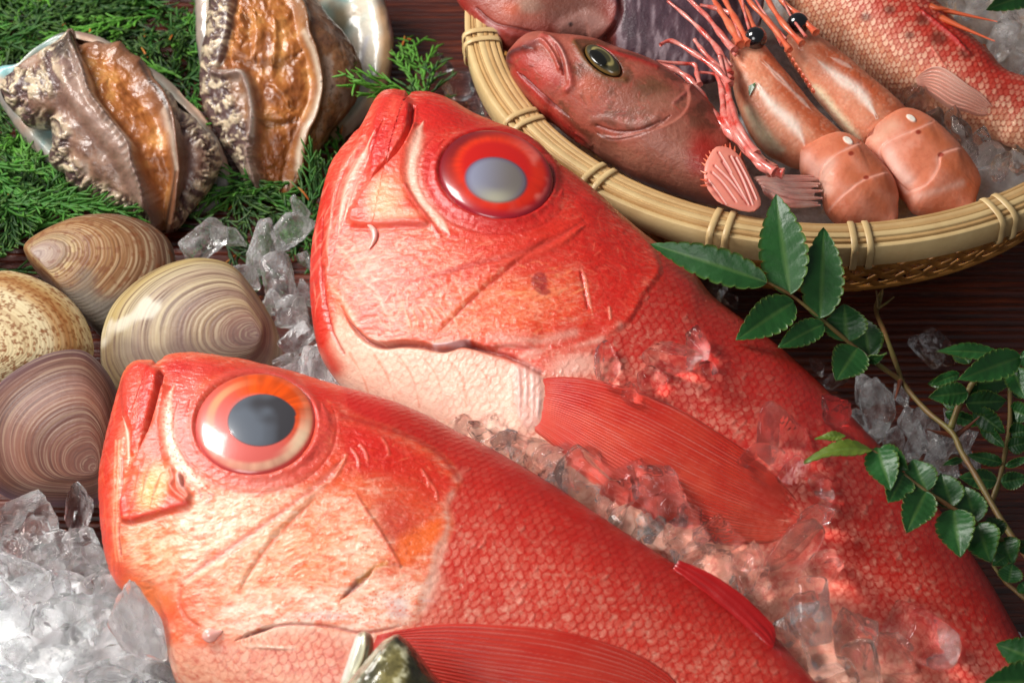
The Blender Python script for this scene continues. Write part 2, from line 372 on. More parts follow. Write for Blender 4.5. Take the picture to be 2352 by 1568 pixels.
def skin_base(B, headpoly, dorsal, mid, belly, size=.42, net=RED, rim_a=.75, pale=C(232, 158, 148), pale_a=.6, d0=.52):
    t = B.flat(B.T); N_ = fbm(B.P * .9, 3, 11)
    k = sstep(.05, .5, t + (N_ - .5) * .25)[:, None]; B.col[:] = belly * (1 - k) + mid * k
    k = sstep(d0, .97, t + (N_ - .5) * .22)[:, None]; B.col[:] = B.col * (1 - k) + dorsal * k
    hp = catmull(headpoly, 5, True); d, _, _ = polydist(B.px, np.vstack([hp, hp[:1]])); ins = inside(B.px, hp)
    sd = np.where(ins, d, -d); B.head = sstep(-10, 10, sd); body = 1 - B.head
    fd = onplane([(1000, 985), (1760, 1448)], B.O, B.n); fd = fd[1] - fd[0]; th = math.atan2(fd @ B.b, fd @ B.a); ct, sn = math.cos(th), math.sin(th)
    uu = B.flat(B.X) * ct + B.flat(B.v) * sn; vv = -B.flat(B.X) * sn + B.flat(B.v) * ct
    u = uu + (noise(B.P * .8, 2) - .5) * .3 + (noise(B.P * 4.1, 3) - .5) * .04; v = vv + (noise(B.P * .7, 6) - .5) * .3 + (noise(B.P * 4.3, 7) - .5) * .04
    h, rim, rnd = scales(u, v, size, .10)
    vis = body * sstep(0, .12, t) * sstep(1, .93, t)
    n2 = fbm(B.P * 2.2, 3, 21)
    pl = np.clip((1 - rim) * (.5 + .5 * rnd) * (.35 + .65 * sstep(.3, .7, n2)) * pale_a * (1 - sstep(.45, .9, t) * .85), 0, 1) * vis
    B.col = B.col * (1 - pl[:, None]) + pale * pl[:, None]
    rk = np.clip(rim * rim_a * .95 * (.3 + .7 * sstep(.3, .7, fbm(B.P * 1.3, 2, 33))), 0, 1) * vis
    B.col = B.col * (1 - rk[:, None]) + net * rk[:, None]
    B.disp += vis * (h * .015 + (rnd - .5) * .006)
    # lifted, pale scale edges here and there
    lift = vis * (rnd > .955) * sstep(.6, .9, h) * sstep(.15, .4, t) * sstep(.95, .7, t)
    B.col = B.col * (1 - .12 * lift[:, None]) + WHITE * .12 * lift[:, None]; B.disp += lift * .012
    nb = fbm(B.P * 6.5, 3, 66); k = (sstep(.5, .75, nb) * body * .35)[:, None]; B.col = B.col * (1 - k) + net * k; k = (sstep(.45, .25, nb) * body * .22 * sstep(.9, .5, t))[:, None]; B.col = B.col * (1 - k) + WPINK * k
    # streaks of colour under the skin
    vq = np.stack([u * 1.1, v * 3.4, np.zeros_like(u)], 1); vr = sstep(.74, .95, ridge(vq * 1.2, 44)) * body * .35
    B.col = B.col * (1 - vr[:, None]) + net * vr[:, None]
def head_grain(B, a=.3, col=ORNG, seed=55, sc=5.0, mask=None):
    """fine mottled grain of the head skin, elongated along the head"""
    u = B.flat(B.X); v = B.flat(B.v); m = B.head if mask is None else mask
    g = fbm(np.stack([u * sc * .55 + v * .9, v * sc * 1.25 - u * .8, np.zeros_like(u)], 1), 4, seed)
    k = sstep(.5, .72, g) * a * m; B.col = B.col * (1 - k[:, None]) + np.asarray(col) * k[:, None]
    k2 = sstep(.46, .28, g) * a * .55 * m; B.col = B.col * (1 - k2[:, None]) + WHITE * k2[:, None]
    B.disp += (g - .5) * .03 * m
def dots(B, area, n, r, col, alpha=.8, seed=1):
    q = np.random.default_rng(seed); ap = catmull(area, 5, True); lo, hi = ap.min(0), ap.max(0)
    p = lo + q.random((n * 3, 2)) * (hi - lo); p = p[inside(p, ap)][:n]
    for c in p: B.blob(tuple(c), r * (.6 + .7 * q.random()), r * (.6 + .7 * q.random()), col, alpha, soft=.4)
def strokes(B, area, n, ang, spread, L, w, cols, alpha=.5, disp=.01, seed=1):
    """short streaks of pigment and skin folds following the lie of the head"""
    q = np.random.default_rng(seed); ap = catmull(area, 4, True); lo, hi = ap.min(0), ap.max(0); p = lo + q.random((n * 4, 2)) * (hi - lo); p = p[inside(p, ap)][:n]
    for c in p:
        a = math.radians(ang + q.normal() * spread); l = L * q.uniform(.4, 1.3) / 2; d = np.array([math.cos(a), math.sin(a)]) * l; k = np.array([-d[1], d[0]]) * q.uniform(-.12, .12)
        B.line([c - d, c + k, c + d], w * .85 * q.uniform(.6, 1.4), cols[int(q.integers(len(cols)))], alpha * .75 * q.uniform(.4, 1.1), disp * .3 * q.uniform(-1, 1), taper=(.4, .4))
def warm(c):
    s_ = (1 - c.min(1) / (c.max(1) + 1e-6))[:, None]; return c * (1 - np.array([0, .10, .32]) * s_)
class Eye(Chart):
    """domed disc with its own chart; c, rx, ry, rot in layout units on the fish's cheek"""
    def __init__(s, B, c, rx, ry, rot, dome, sink, nr=56, na=120, flat=2.0):
        r = np.linspace(0, 1, nr) ** .8; a = np.arange(na) / na * 2 * math.pi; ca, sa = math.cos(math.radians(rot)), math.sin(math.radians(rot))
        px = np.stack([(r[:, None] * np.cos(a) * rx), (r[:, None] * np.sin(a) * ry)], -1)
        px = np.stack([c[0] + px[..., 0] * ca - px[..., 1] * sa, c[1] + px[..., 0] * sa + px[..., 1] * ca], -1).reshape(-1, 2)
        i = ((B.px - np.array(c)) ** 2).sum(1).argmin(); s.nv = unit(B.N.reshape(-1, 3)[i] + np.array([0, 0, .25])); O = B.P[i] - s.nv * sink
        Q = onplane(px, O, s.nv); h = dome * (1 - r ** flat) ** .5
        s.O, s.c, s.rx, s.ry, s.rot, s.dome, s.flat_ = O, c, rx, ry, rot, dome, flat
        s.P = Q + s.nv * np.repeat(h, na)[:, None]; s.px = px; s.r = np.repeat(r, na); s.a = np.tile(a, nr); s.nr, s.na = nr, na
        s.col = np.zeros((nr * na, 3)); s.disp = np.zeros(nr * na); s.face = np.ones(nr * na, bool)
    def lens(s, c, rx, ry, rot, lift=.03, nr=44, na=96, tip=0, fade=.9):
        """a lens that follows the dome it sits in"""
        p = Eye.__new__(Eye); r = np.linspace(0, 1, nr); a = np.arange(na) / na * 2 * math.pi; ca, sa = math.cos(math.radians(rot)), math.sin(math.radians(rot)); rr = r[:, None] * (1 + tip * np.exp(-((a - 6.1) / .3) ** 2))
        x, y = rr * np.cos(a) * rx, rr * np.sin(a) * ry; px = np.stack([c[0] + x * ca - y * sa, c[1] + x * sa + y * ca], -1).reshape(-1, 2)
        d = px - np.array(s.c); ca, sa = math.cos(math.radians(s.rot)), math.sin(math.radians(s.rot)); re = np.sqrt(((d[:, 0] * ca + d[:, 1] * sa) / s.rx) ** 2 + ((-d[:, 0] * sa + d[:, 1] * ca) / s.ry) ** 2)
        p.r = np.repeat(r, na); p.a = np.tile(a, nr); p.P = onplane(px, s.O, s.nv) + s.nv * (s.dome * np.sqrt(np.clip(1 - re ** s.flat_, 0, 1)) + lift * (1 - p.r ** 3) + .004)[:, None]
        p.fade = fade; p.px, p.nr, p.na, p.nv, p.disp, p.col = px, nr, na, s.nv, np.zeros(nr * na), np.zeros((nr * na, 3)); return p
    def build(s, name, m, parent):
        c = np.hstack([s.col, sstep(1.0, s.fade, s.r)[:, None]]) if getattr(s, 'fade', 0) else s.col; return obj(name, s.P + s.nv * s.disp[:, None], gridF(s.nr, s.na, wrap=True), m, parent, c)
def fin(B, top, bot, name, mat_, parent, lift=.08, nu=140, nv=150, rays_=34, root=None, tipcol=None, amp=.02, flare=.14, c0=RED, c1=PRED, arch=.0, thin=.5):
    """fan of rays lying on the flank: lofted between its two edges, with real thickness"""
    a = catmull(top, 10); b = catmull(bot, 10)
    def res(p, n):
        d = np.r_[0, np.cumsum(np.linalg.norm(np.diff(p, axis=0), axis=1))]; return np.stack([np.interp(np.linspace(0, d[-1], n), d, p[:, k]) for k in (0, 1)], -1)
    a = res(a, nu); b = res(b, nu); v = np.linspace(0, 1, nv); u = np.linspace(0, 1, nu)
    px = a[:, None] * (1 - v)[None, :, None] + b[:, None] * v[None, :, None]
    su = np.linspace(0, nu - 1, 15).astype(int); sv = np.linspace(0, nv - 1, 9).astype(int)
    base = np.zeros((15, 9, 3))
    for i, iu in enumerate(su): base[i] = B.surf(px[iu, sv])
    # smooth the support, then resample
    for _ in range(2):
        bb = np.pad(base, ((1, 1), (1, 1), (0, 0)), mode='edge'); sm = (bb[:-2, 1:-1] + bb[2:, 1:-1] + bb[1:-1, :-2] + bb[1:-1, 2:]) / 4
        base[1:-1, 1:-1] = (base * .5 + sm * .5)[1:-1, 1:-1]
    def bil(arr):
        t = np.stack([np.stack([np.interp(np.arange(nu), su, arr[:, j, k]) for k in range(3)], -1) for j in range(9)], 1)
        return np.stack([np.stack([np.interp(np.arange(nv), sv, t[i, :, k]) for k in range(3)], -1) for i in range(nu)], 0)
    G = bil(base)
    rayw = rays_ * (v[None] + .012 * np.sin(u[:, None] * 5 + v[None] * 9)); ph = np.abs(np.sin(math.pi * rayw))
    rel = ph * amp * (1.5 - 1.3 * u[:, None]) * sstep(0, .05, u)[:, None]
    edge = sstep(0, .03, v) * sstep(1, .97, v) * sstep(1, .9, u)[:, None]
    cup = arch * np.sin(math.pi * v)[None] * np.sin(math.pi * u * .8)[:, None]
    px_j = fbm(np.stack([v * rays_ * .9, v * 0, v * 0], 1), 2, 4)
    up = (lift + flare * np.sin(math.pi * np.minimum(u * 1.1, 1))[:, None] * .5 + cup) + rel
    Gt = G + B.n * (up * (0.25 + .75 * edge))[..., None]
    Gb = G + B.n * ((up * (0.25 + .75 * edge)) - .03 * edge - .004)[..., None]
    P = Gt.reshape(-1, 3)
    n_ = fbm(P * 1.5, 3, 8); n3 = fbm(np.stack([np.repeat(u, nv) * 6, np.tile(v, nu) * 90, np.zeros(nu * nv)], 1), 2, 9)
    k = np.clip(.25 + .6 * np.tile(v, nu) * .6 + (n_ - .5) * .8, 0, 1)[:, None]; col = c0 * (1 - k) + c1 * k
    k = (sstep(.35, .0, ph).reshape(-1) * .35 * (1 - .5 * np.repeat(u, nv)) + sstep(.55, .8, n3) * .18 * (1 - .8 * np.repeat(u, nv)))[:, None]; col = col * (1 - k) + DRED * k
    k = (sstep(.9, 1, ph).reshape(-1) * .16 * sstep(.4, .7, n3))[:, None]; col = col * (1 - k) + WPINK * k
    seg = (sstep(.985, 1, ph) * (np.sin(u[:, None] * 300 + v[None] * 40) > .3)).reshape(-1)[:, None] * .10; col = col * (1 - seg) + WPINK * seg
    U, Vv = np.repeat(u, nv), np.tile(v, nu); cut = .97 - .10 * fbm(np.stack([Vv * rays_ * 1.1, Vv * 0, Vv * 0], 1), 2, 7) ; al = (1 - thin * sstep(.2, .9, U) * (.6 + .4 * np.abs(np.sin(math.pi * rays_ * Vv)))) * sstep(cut + .015, cut - .015, U); col = np.hstack([col, al[:, None]])
    F = np.vstack([gridF(nu, nv, flip=True), gridF(nu, nv, off=nu * nv)])
    return obj(name, np.vstack([P, Gb.reshape(-1, 3)]), F, mat_, parent, np.vstack([col, col]))
def drop(name, B, px, size, parent=None, mat_=None, lab=None):
    """small flattened blob lying on the skin"""
    pts = catmull(px, 4); base = B.surf(pts) + B.n * .05
    n = len(base); r = size * np.sqrt(np.clip(1 - (2 * np.linspace(0, 1, n) - 1) ** 2, .03, 1)) * (.75 + .35 * np.sin(np.linspace(0, 5, n)))
    v, f = tube(base, r, 10, flat=None); return obj(name, v, f, mat_ or M_SLIME, parent)

# ---- the front fish
OUT1 = Z5([(90, 650), (100, 520), (130, 400), (165, 270), (192, 180), (212, 112), (248, 72), (290, 58), (340, 62), (376, 88), (384, 168), (396, 100), (425, 55), (460, 38), (540, 36), (620, 46), (720, 64), (800, 74), (900, 100), (1010, 128), (1100, 155), (1200, 187), (1350, 227), (1500, 272), (1600, 312), (1700, 357), (1800, 412), (1896, 457)]) + \
    [(1180, 1072), (1280, 1132), (1380, 1197), (1480, 1260), (1580, 1322), (1680, 1388), (1760, 1448), (1830, 1520), (1900, 1600), (2000, 1720), (2090, 1830), (2140, 1900), (2100, 1960), (1950, 1960), (1700, 1930), (1350, 1880), (1000, 1810), (720, 1730), (560, 1670), (460, 1620)] + \
    Z5([(440, 1600), (425, 1490), (420, 1430), (440, 1385), (400, 1310), (350, 1250), (280, 1200), (200, 1150), (160, 1090), (130, 1000), (110, 900), (98, 770)])
HEAD1 = Z5([(-60, 600), (60, -40), (420, -60), (800, 0), (1190, 140), (1290, 290), (1550, 400), (1700, 480), (1795, 600), (1740, 720), (1760, 830), (1690, 1000), (1640, 1150), (1560, 1290), (1350, 1335), (1000, 1292), (720, 1372), (450, 1385), (250, 1330), (0, 1100)])
WF = ((0, 0), (.012, 1.0), (.04, 1.9), (.1, 2.7), (.2, 3.15), (.35, 3.25), (.6, 2.6), (.85, 1.2), (1, .35))
B1 = Body(OUT1, (1000, 1250), 5.2, [(350, 900), (1350, 990)], NF, WF, 2.25, 760, 450, notch=True)
skin_base(B1, HEAD1, C(176, 12, 10), C(204, 48, 38), C(238, 172, 150), .39, C(196, 28, 18), .62)
B = B1; q5 = lambda *p: Z5(p)
c5 = lambda x, y: Z5([(x, y)])[0]; k5 = .4846
def bl(B, c, rx, ry, col, a=1, disp=0, rot=0, soft=.6, wob=.15): B.blob(c, rx * k5, ry * k5, col, a, disp, rot, soft, wob)
# head ground
B.poly(HEAD1, C(230, 116, 84), 14, .92, wob=4)
bl(B, c5(640, 850), 420, 190, C(246, 200, 176), .65, rot=-28); bl(B, c5(1000, 1000), 360, 230, C(246, 190, 158), .8, rot=-30)
bl(B, c5(640, 830), 260, 95, C(250, 226, 204), .7, rot=-28); bl(B, c5(320, 940), 130, 110, C(248, 206, 172), .7)
bl(B, c5(1000, 1220), 420, 90, WHITE, .75, rot=-8); bl(B, c5(1430, 1200), 230, 110, WHITE, .85, rot=-25); bl(B, c5(1330, 900), 140, 120, C(250, 222, 200), .75, rot=40)
head_grain(B, .6, C(232, 104, 44), 55, 4.2); head_grain(B, .3, C(220, 70, 44), 77, 8); head_grain(B, .3, C(216, 60, 40), 97, 15)
# crown, nape and gill-cover reds
B.line(q5((440, 70), (620, 80), (860, 105), (1080, 175), (1260, 230), (1420, 280)), 62 * k5, C(196, 30, 30), .85)
B.line(q5((1130, 260), (1190, 330), (1300, 400), (1450, 470)), 95 * k5, C(196, 28, 24), .85, wob=6)
B.poly(q5((1230, 420), (1330, 350), (1500, 420), (1640, 470), (1720, 540), (1790, 610), (1740, 700), (1650, 700), (1560, 640), (1440, 600), (1330, 590), (1250, 560)), C(206, 30, 18), 26, .9, wob=8)
bl(B, c5(1560, 740), 150, 150, C(208, 58, 34), .7, rot=40); bl(B, c5(1500, 830), 80, 130, C(190, 62, 50), .6, rot=-30)
B.poly(q5((1510, 890), (1640, 820), (1705, 800), (1690, 900), (1600, 970), (1520, 1010)), ORNG, 16, .8, wob=4)
bl(B, c5(1120, 530), 120, 60, C(214, 60, 40), .6, rot=-40); bl(B, c5(1180, 560), 90, 70, C(222, 70, 40), .6, rot=-40)
# chin and lower jaw
B.line(q5((215, 180), (165, 330), (125, 500), (108, 680), (118, 850), (150, 1010), (220, 1110)), 52 * k5, C(212, 44, 30), .9)
B.line(q5((150, 980), (230, 1110), (330, 1180), (430, 1230)), 70 * k5, C(222, 84, 44), .85, wob=5)
bl(B, c5(310, 1150), 110, 55, C(242, 132, 62), .75, rot=30)
B.poly(q5((212, 150), (250, 75), (300, 60), (360, 80), (385, 130), (360, 230), (330, 340), (290, 420), (250, 470), (240, 380), (215, 290)), C(208, 38, 34), 15, .95, .24)
bl(B, c5(270, 180), 40, 80, C(226, 92, 76), .6, rot=10); bl(B, c5(268, 330), 26, 100, C(232, 92, 62), .5, rot=8)
B.line(q5((208, 305), (228, 380), (236, 450), (226, 540)), 11 * k5, WHITE, .9, taper=(.4, .4))
for dx, al in ((0, .55), (14, .35), (-16, .4)): B.line(q5((186 + dx, 420), (180 + dx, 560), (176 + dx, 720), (176 + dx, 880), (190 + dx, 990)), 5 * k5, C(250, 200, 170), al, .015)
B.line(q5((200, 500), (196, 680), (184, 860), (196, 960)), 6 * k5, C(160, 40, 40), .6, -.05)
# mouth cleft
B.line(q5((388, 100), (376, 180), (352, 280), (326, 370), (290, 460), (250, 560)), 9 * k5, C(110, 10, 14), .95, -.26, taper=(0, .5))
B.step(q5((396, 150), (372, 240), (345, 330), (300, 440), (240, 570)), .10, 26, 1, None)
# snout and pale cheek band
B.poly(q5((395, 130), (425, 50), (560, 40), (640, 70), (560, 150), (500, 300), (440, 330), (400, 250)), C(214, 66, 62), 22, .8, 0, wob=4)
bl(B, c5(520, 190), 45, 110, C(226, 106, 104), .7, rot=12); bl(B, c5(470, 75), 60, 30, C(190, 22, 22), .7)  # tall pink patch paints the gloss on the snout into its colour
B.line(q5((452, 140), (424, 240), (418, 350), (440, 440), (492, 540), (570, 625), (660, 690)), 33 * k5, C(250, 220, 204), .93, .03, taper=(.3, .3), wob=4)
B.line(q5((462, 200), (470, 320), (480, 420), (520, 520)), 22 * k5, C(222, 106, 104), .7)
dots(B, q5((430, 180), (460, 180), (450, 430), (540, 560), (640, 690), (560, 700), (440, 520), (400, 350)), 130, 2.0, C(216, 60, 56), .7, 4)
# upper jaw plate (maxilla) with its broad lower end
MX = q5((392, 180), (352, 330), (292, 450), (232, 600), (194, 700), (200, 780), (232, 802), (300, 780), (400, 752), (500, 736), (526, 712), (514, 676), (468, 650), (432, 570), (402, 450), (392, 330), (410, 210))
B.poly(MX, C(222, 78, 62), 12, .9, .13)
bl(B, c5(350, 650), 70, 110, C(250, 196, 140), .85, rot=18); bl(B, c5(300, 560), 36, 90, C(238, 128, 96), .5, rot=22)
B.line(q5((210, 700), (212, 780), (240, 796), (320, 772), (420, 745), (510, 722)), 13 * k5, C(214, 52, 42), .85, .06)
for i, (x, y) in enumerate(((330, 470), (360, 500), (300, 620), (400, 560))): B.line(q5((x, y), (x - 40, y + 110), (x - 60, y + 210)), 6 * k5, C(210, 60, 50), .5, .03, taper=(.4, .5))
B.line(q5((438, 560), (450, 600), (440, 640), (470, 680), (505, 705), (516, 680), (480, 640), (468, 590)), 12 * k5, C(232, 130, 116), .9, .12)
B.line(q5((470, 575), (478, 620), (500, 650)), 9 * k5, C(236, 190, 190), .9, .06); B.line(q5((488, 590), (492, 640)), 6 * k5, C(140, 40, 44), .8, -.08)
B.line(q5((210, 812), (300, 800), (400, 772), (510, 750)), 12 * k5, C(224, 92, 70), .55, -.04)  # red line paints the shadow under the lower edge of the maxilla
# orbit: fleshy rim, groove round it, hollow for the eye
EC = c5(832, 345)
for rr, wd, cl, al, dp in ((1.20, 40, C(212, 84, 82), .8, .045), (1.36, 8, C(200, 70, 66), .5, -.02)):
    B.line([(EC[0] + 283 * k5 * rr * math.cos(a) * 1.0 + 10 * k5 * math.sin(a), EC[1] + 236 * k5 * rr * math.sin(a)) for a in np.radians(np.arange(-20, 212, 14))], wd * k5, cl, al, dp, taper=(.12, .12), wob=2)
B.line([(EC[0] + 283 * k5 * 1.05 * math.cos(a) * 1.0 + 10 * k5 * math.sin(a), EC[1] + 236 * k5 * 1.05 * math.sin(a)) for a in np.radians(np.arange(0, 371, 10))], 22 * k5, C(206, 76, 72), .8, .10)
bl(B, EC, 268, 220, C(190, 66, 60), .95, -.40, rot=-10, soft=.14, wob=0)
B.line(q5((1120, 270), (1165, 340), (1140, 430), (1060, 520)), 26 * k5, C(214, 70, 68), .7, .05)
# cheek furrows and gill-cover plates
B.line(q5((1262, 490), (1120, 640), (960, 760), (800, 870), (640, 975), (490, 1080)), 18 * k5, C(206, 112, 106), .8, -.03, taper=(.15, .15))
B.line(q5((1250, 540), (1130, 660), (960, 800), (800, 905), (660, 990)), 6 * k5, C(176, 84, 90), .6, -.012)
B.line(q5((1230, 560), (1080, 700), (930, 820), (780, 930), (600, 1040), (480, 1120)), 24 * k5, C(248, 206, 176), .4, .025, taper=(.3, .3), wob=5)
B.line(q5((1130, 680), (980, 830), (880, 940), (800, 1060), (750, 1150)), 10 * k5, C(222, 112, 90), .7, -.015, taper=(.2, .3))
B.step(q5((1130, 660), (970, 815), (872, 925), (792, 1045), (745, 1150)), .06, 60, -1, soft=7)
B.line(q5((480, 1110), (470, 1180), (500, 1250), (560, 1300)), 10 * k5, C(214, 92, 70), .6, -.05)
B.line(q5((1262, 488), (1230, 560), (1180, 620), (1120, 640)), 8 * k5, C(232, 132, 110), .7, .04)
for i in range(9):
    y = 880 + i * 26; B.line(q5((960 + 8 * i, y + 40), (1060, y + 10 - i), (1170 + 6 * i, y + 30)), 8 * k5, C(236, 140, 96), .45, .03, taper=(.3, .3), wob=6)
B.line(q5((1302, 660), (1350, 740), (1410, 830), (1470, 930), (1515, 1012)), 8 * k5, C(222, 110, 92), .75, .03, taper=(.15, 0))
B.step(q5((1302, 660), (1350, 740), (1410, 830), (1470, 930), (1515, 1012)), .045, 50, -1, soft=6)
B.line(q5((1515, 1012), (1440, 985), (1410, 975)), 6 * k5, C(206, 110, 90), .7, .03)
B.line(q5((1222, 1186), (1300, 1112), (1370, 1052), (1402, 1012)), 13 * k5, C(124, 56, 52), .85, -.09, taper=(.4, .4), wob=5); B.line(q5((1320, 1080), (1400, 1020), (1450, 1000)), 12 * k5, C(206, 150, 84), .7)  # dark gill slit, then a golden highlight painted along it
B.line(q5((1220, 1205), (1330, 1150), (1430, 1110), (1530, 1060)), 9 * k5, C(246, 206, 180), .45, .015, wob=5)
EDGE1 = q5((1240, 300), (1400, 350), (1560, 405), (1700, 485), (1790, 600), (1735, 730), (1742, 830), (1690, 990), (1640, 1140), (1560, 1288), (1350, 1330), (1180, 1300), (1000, 1290), (860, 1318), (720, 1372))
B.step(EDGE1, .055, 60, -1, None, soft=12, wob=9)
B.line(EDGE1[4:9], 20 * k5, C(240, 196, 186), .55, .0, wob=14, broken=.4); B.line(EDGE1[:5], 14 * k5, C(170, 18, 16), .7)
B.line(EDGE1[9:], 8 * k5, C(176, 74, 70), .7, -.05, taper=(.2, .1)); B.line(q5((740, 1364), (830, 1328), (920, 1300)), 8 * k5, C(100, 40, 36), .85, -.08, taper=(.3, .3))
bl(B, c5(1500, 1210), 60, 50, C(214, 190, 200), .5, rot=60); bl(B, c5(1160, 1250), 120, 22, C(216, 196, 206), .4, rot=2)
dots(B, q5((700, 1290), (900, 1240), (1200, 1215), (1480, 1090), (1640, 1090), (1560, 1280), (1300, 1310), (1000, 1270)), 260, 1.7, C(226, 92, 60), .75, 8)
dots(B, q5((1200, 800), (1450, 780), (1660, 700), (1640, 900), (1500, 1000), (1350, 950)), 90, 1.6, C(160, 60, 70), .5, 9)
dots(B, q5((520, 1090), (700, 990), (820, 980), (740, 1140), (560, 1200)), 60, 1.6, C(200, 60, 40), .55, 12)
for p in ((1430, 410), (1330, 440), (1290, 460), (1620, 560), (1660, 620)): B.line(q5(p, (p[0] + 26, p[1] + 40), (p[0] + 34, p[1] + 78)), 6 * k5, C(226, 110, 96), .7, .03)
for i in range(5): B.line(q5((780 + i * 25, 1330 + i * 8), (770 + i * 40, 1380 + i * 5), (820 + i * 50, 1400)), 7 * k5, C(244, 200, 186), .5, .03)
strokes(B, q5((220, 760), (520, 760), (1080, 640), (900, 800), (520, 1060), (240, 1060)), 230, -24, 16, 34, 2.4, [C(230, 98, 40), C(236, 130, 70), WHITE, C(250, 214, 186), C(222, 80, 60)], .6, .012, 2)
strokes(B, q5((560, 1120), (1120, 680), (1330, 700), (1500, 1000), (1250, 1180), (760, 1290)), 300, -18, 20, 32, 2.4, [C(230, 96, 40), C(238, 136, 78), WHITE, C(248, 206, 176), C(214, 84, 70)], .6, .014, 3)
strokes(B, q5((700, 1310), (1200, 1210), (1640, 1080), (1560, 1280), (1000, 1280)), 90, -12, 14, 40, 2.2, [WHITE, C(214, 170, 176), C(236, 140, 110)], .5, .012, 4)
strokes(B, q5((1150, 200), (1300, 330), (1700, 500), (1780, 620), (1640, 900), (1500, 960), (1330, 640), (1180, 540)), 150, 35, 30, 30, 2.2, [C(170, 16, 12), C(226, 80, 50), C(240, 140, 110), C(200, 30, 20)], .5, .012, 5)
strokes(B, q5((110, 300), (190, 300), (190, 1000), (330, 1180), (200, 1140), (105, 800)), 80, 88, 8, 60, 2.0, [C(176, 20, 18), C(240, 130, 90), C(226, 70, 40)], .5, .008, 6)
strokes(B, q5((240, 120), (370, 100), (330, 330), (250, 440)), 40, 100, 12, 30, 2.2, [C(180, 20, 20), C(232, 110, 90)], .5, .01, 7)
fish1 = thing('red_fish', 'big-eyed red fish with dark grey pupil and orange iris, in front', 'fish', (-3, -9, 0))
B1.col = warm(B1.col) * (1 - B1.head[:, None] * np.array([.02, .09, .11])); B1.build('body', M_SKIN, fish1)
e = Eye(B1, EC, 287 * k5, 238 * k5, -10, .46, .15)
e.col[:] = C(204, 92, 84)
ang = np.degrees(np.arctan2(-(e.px[:, 1] - EC[1]), e.px[:, 0] - EC[0]))
st = fbm(np.stack([e.a * 14, e.r * 2.5, e.r * 0], 1), 3, 61)
up = np.exp(-((ang - 55) / 82) ** 4); k = (up * sstep(.36, .52, e.r) * sstep(1.0, .93, e.r))[:, None]; e.col = e.col * (1 - k) + (C(226, 78, 2) * (.5 + .8 * st)[:, None]) * k
k = (np.exp(-((((ang + 65 + 180) % 360) - 180) / 75) ** 2) * sstep(.8, .88, e.r) * sstep(.99, .93, e.r))[:, None] * .6; e.col = e.col * (1 - k) + C(228, 196, 160) * (.5 + .7 * st)[:, None] * k
k = (np.exp(-((((ang - 10 + 180) % 360) - 180) / 20) ** 2) * 0 + np.exp(-((((ang + 22 + 180) % 360) - 180) / 22) ** 2) * sstep(.72, .8, e.r) * sstep(.98, .9, e.r))[:, None] * .7; e.col = e.col * (1 - k) + C(236, 216, 180) * k
k = (np.exp(-((((ang - 150 + 180) % 360) - 180) / 40) ** 2) * sstep(.62, .7, e.r) * sstep(.86, .76, e.r))[:, None] * .7; e.col = e.col * (1 - k) + C(240, 160, 110) * k
k = sstep(.94, 1, e.r)[:, None] * .8; e.col = e.col * (1 - k) + C(172, 52, 56) * k
k = (sstep(.5, .35, e.r) * .6)[:, None]; e.col = e.col * (1 - k) + C(150, 120, 120) * k
eye1 = e.build('eye', M_EYE, fish1)
p = e.lens(c5(866, 358), 164 * k5, 125 * k5, -8, .02, tip=.05, fade=.93)
sm = fbm(p.P * 1.3, 2, 14); p.col[:] = C(60, 58, 62) + (C(92, 98, 108) - C(60, 58, 62)) * sstep(.3, .8, sm + .45 * np.cos(p.a - 3.4) * p.r)[:, None]
k = sstep(.93, 1, p.r)[:, None] * .8; p.col = p.col * (1 - k) + C(150, 90, 90) * k
p.build('pupil', M_PUPIL, eye1)
fin(B1, [(868, 1458), (950, 1441), (1050, 1432), (1160, 1436), (1280, 1447), (1400, 1478), (1490, 1515), (1560, 1570), (1600, 1640)], [(838, 1535), (900, 1590), (1000, 1640), (1150, 1690), (1300, 1720), (1450, 1730), (1560, 1720), (1600, 1690), (1605, 1660)], 'pectoral_fin', M_FIN, fish1, .10, rays_=24, c0=C(200, 40, 28), c1=C(212, 72, 54))
def backfin(B, pts_base, pts_tip, n, name, parent, mat_=None, c=C(150, 8, 10), out=.35):
    """folded dorsal fin: a low wedge of overlapping rays along the back"""
    a = catmull(pts_base, 8); t = catmull(pts_tip, 8); nu = min(len(a), len(t)); a = a[:nu]; t = t[:nu]
    Pa = B.surf(a); Pt = Pa + (onplane(t, B.O, B.n) - onplane(a, B.O, B.n)) + B.n * out * .3
    nv = 12; v = np.linspace(0, 1, nv); G = Pa[:, None] * (1 - v)[None, :, None] + Pt[:, None] * v[None, :, None]
    u = np.linspace(0, 1, nu); G = G + B.n * (out * np.sin(math.pi * v)[None] * np.sin(math.pi * u)[:, None] + .03 * np.abs(np.sin(v[None] * 10 + u[:, None] * 4)))[..., None]
    P = G.reshape(-1, 3); col = c * (.7 + .9 * fbm(np.stack([np.repeat(u, nv) * 4, np.tile(v, nu) * 14, np.zeros(nu * nv)], 1), 2, 3))[:, None]
    F = np.vstack([gridF(nu, nv), gridF(nu, nv, off=nu * nv, flip=True)])
    return obj(name, np.vstack([P, P - B.n * .04]), F, mat_ or M_FIN, parent, np.vstack([col, col]))
backfin(B1, [(1545, 1306), (1605, 1350), (1672, 1405), (1735, 1458), (1775, 1490)], [(1558, 1286), (1632, 1318), (1708, 1370), (1770, 1430), (1782, 1460)], 10, 'dorsal_fin', fish1, out=.04)
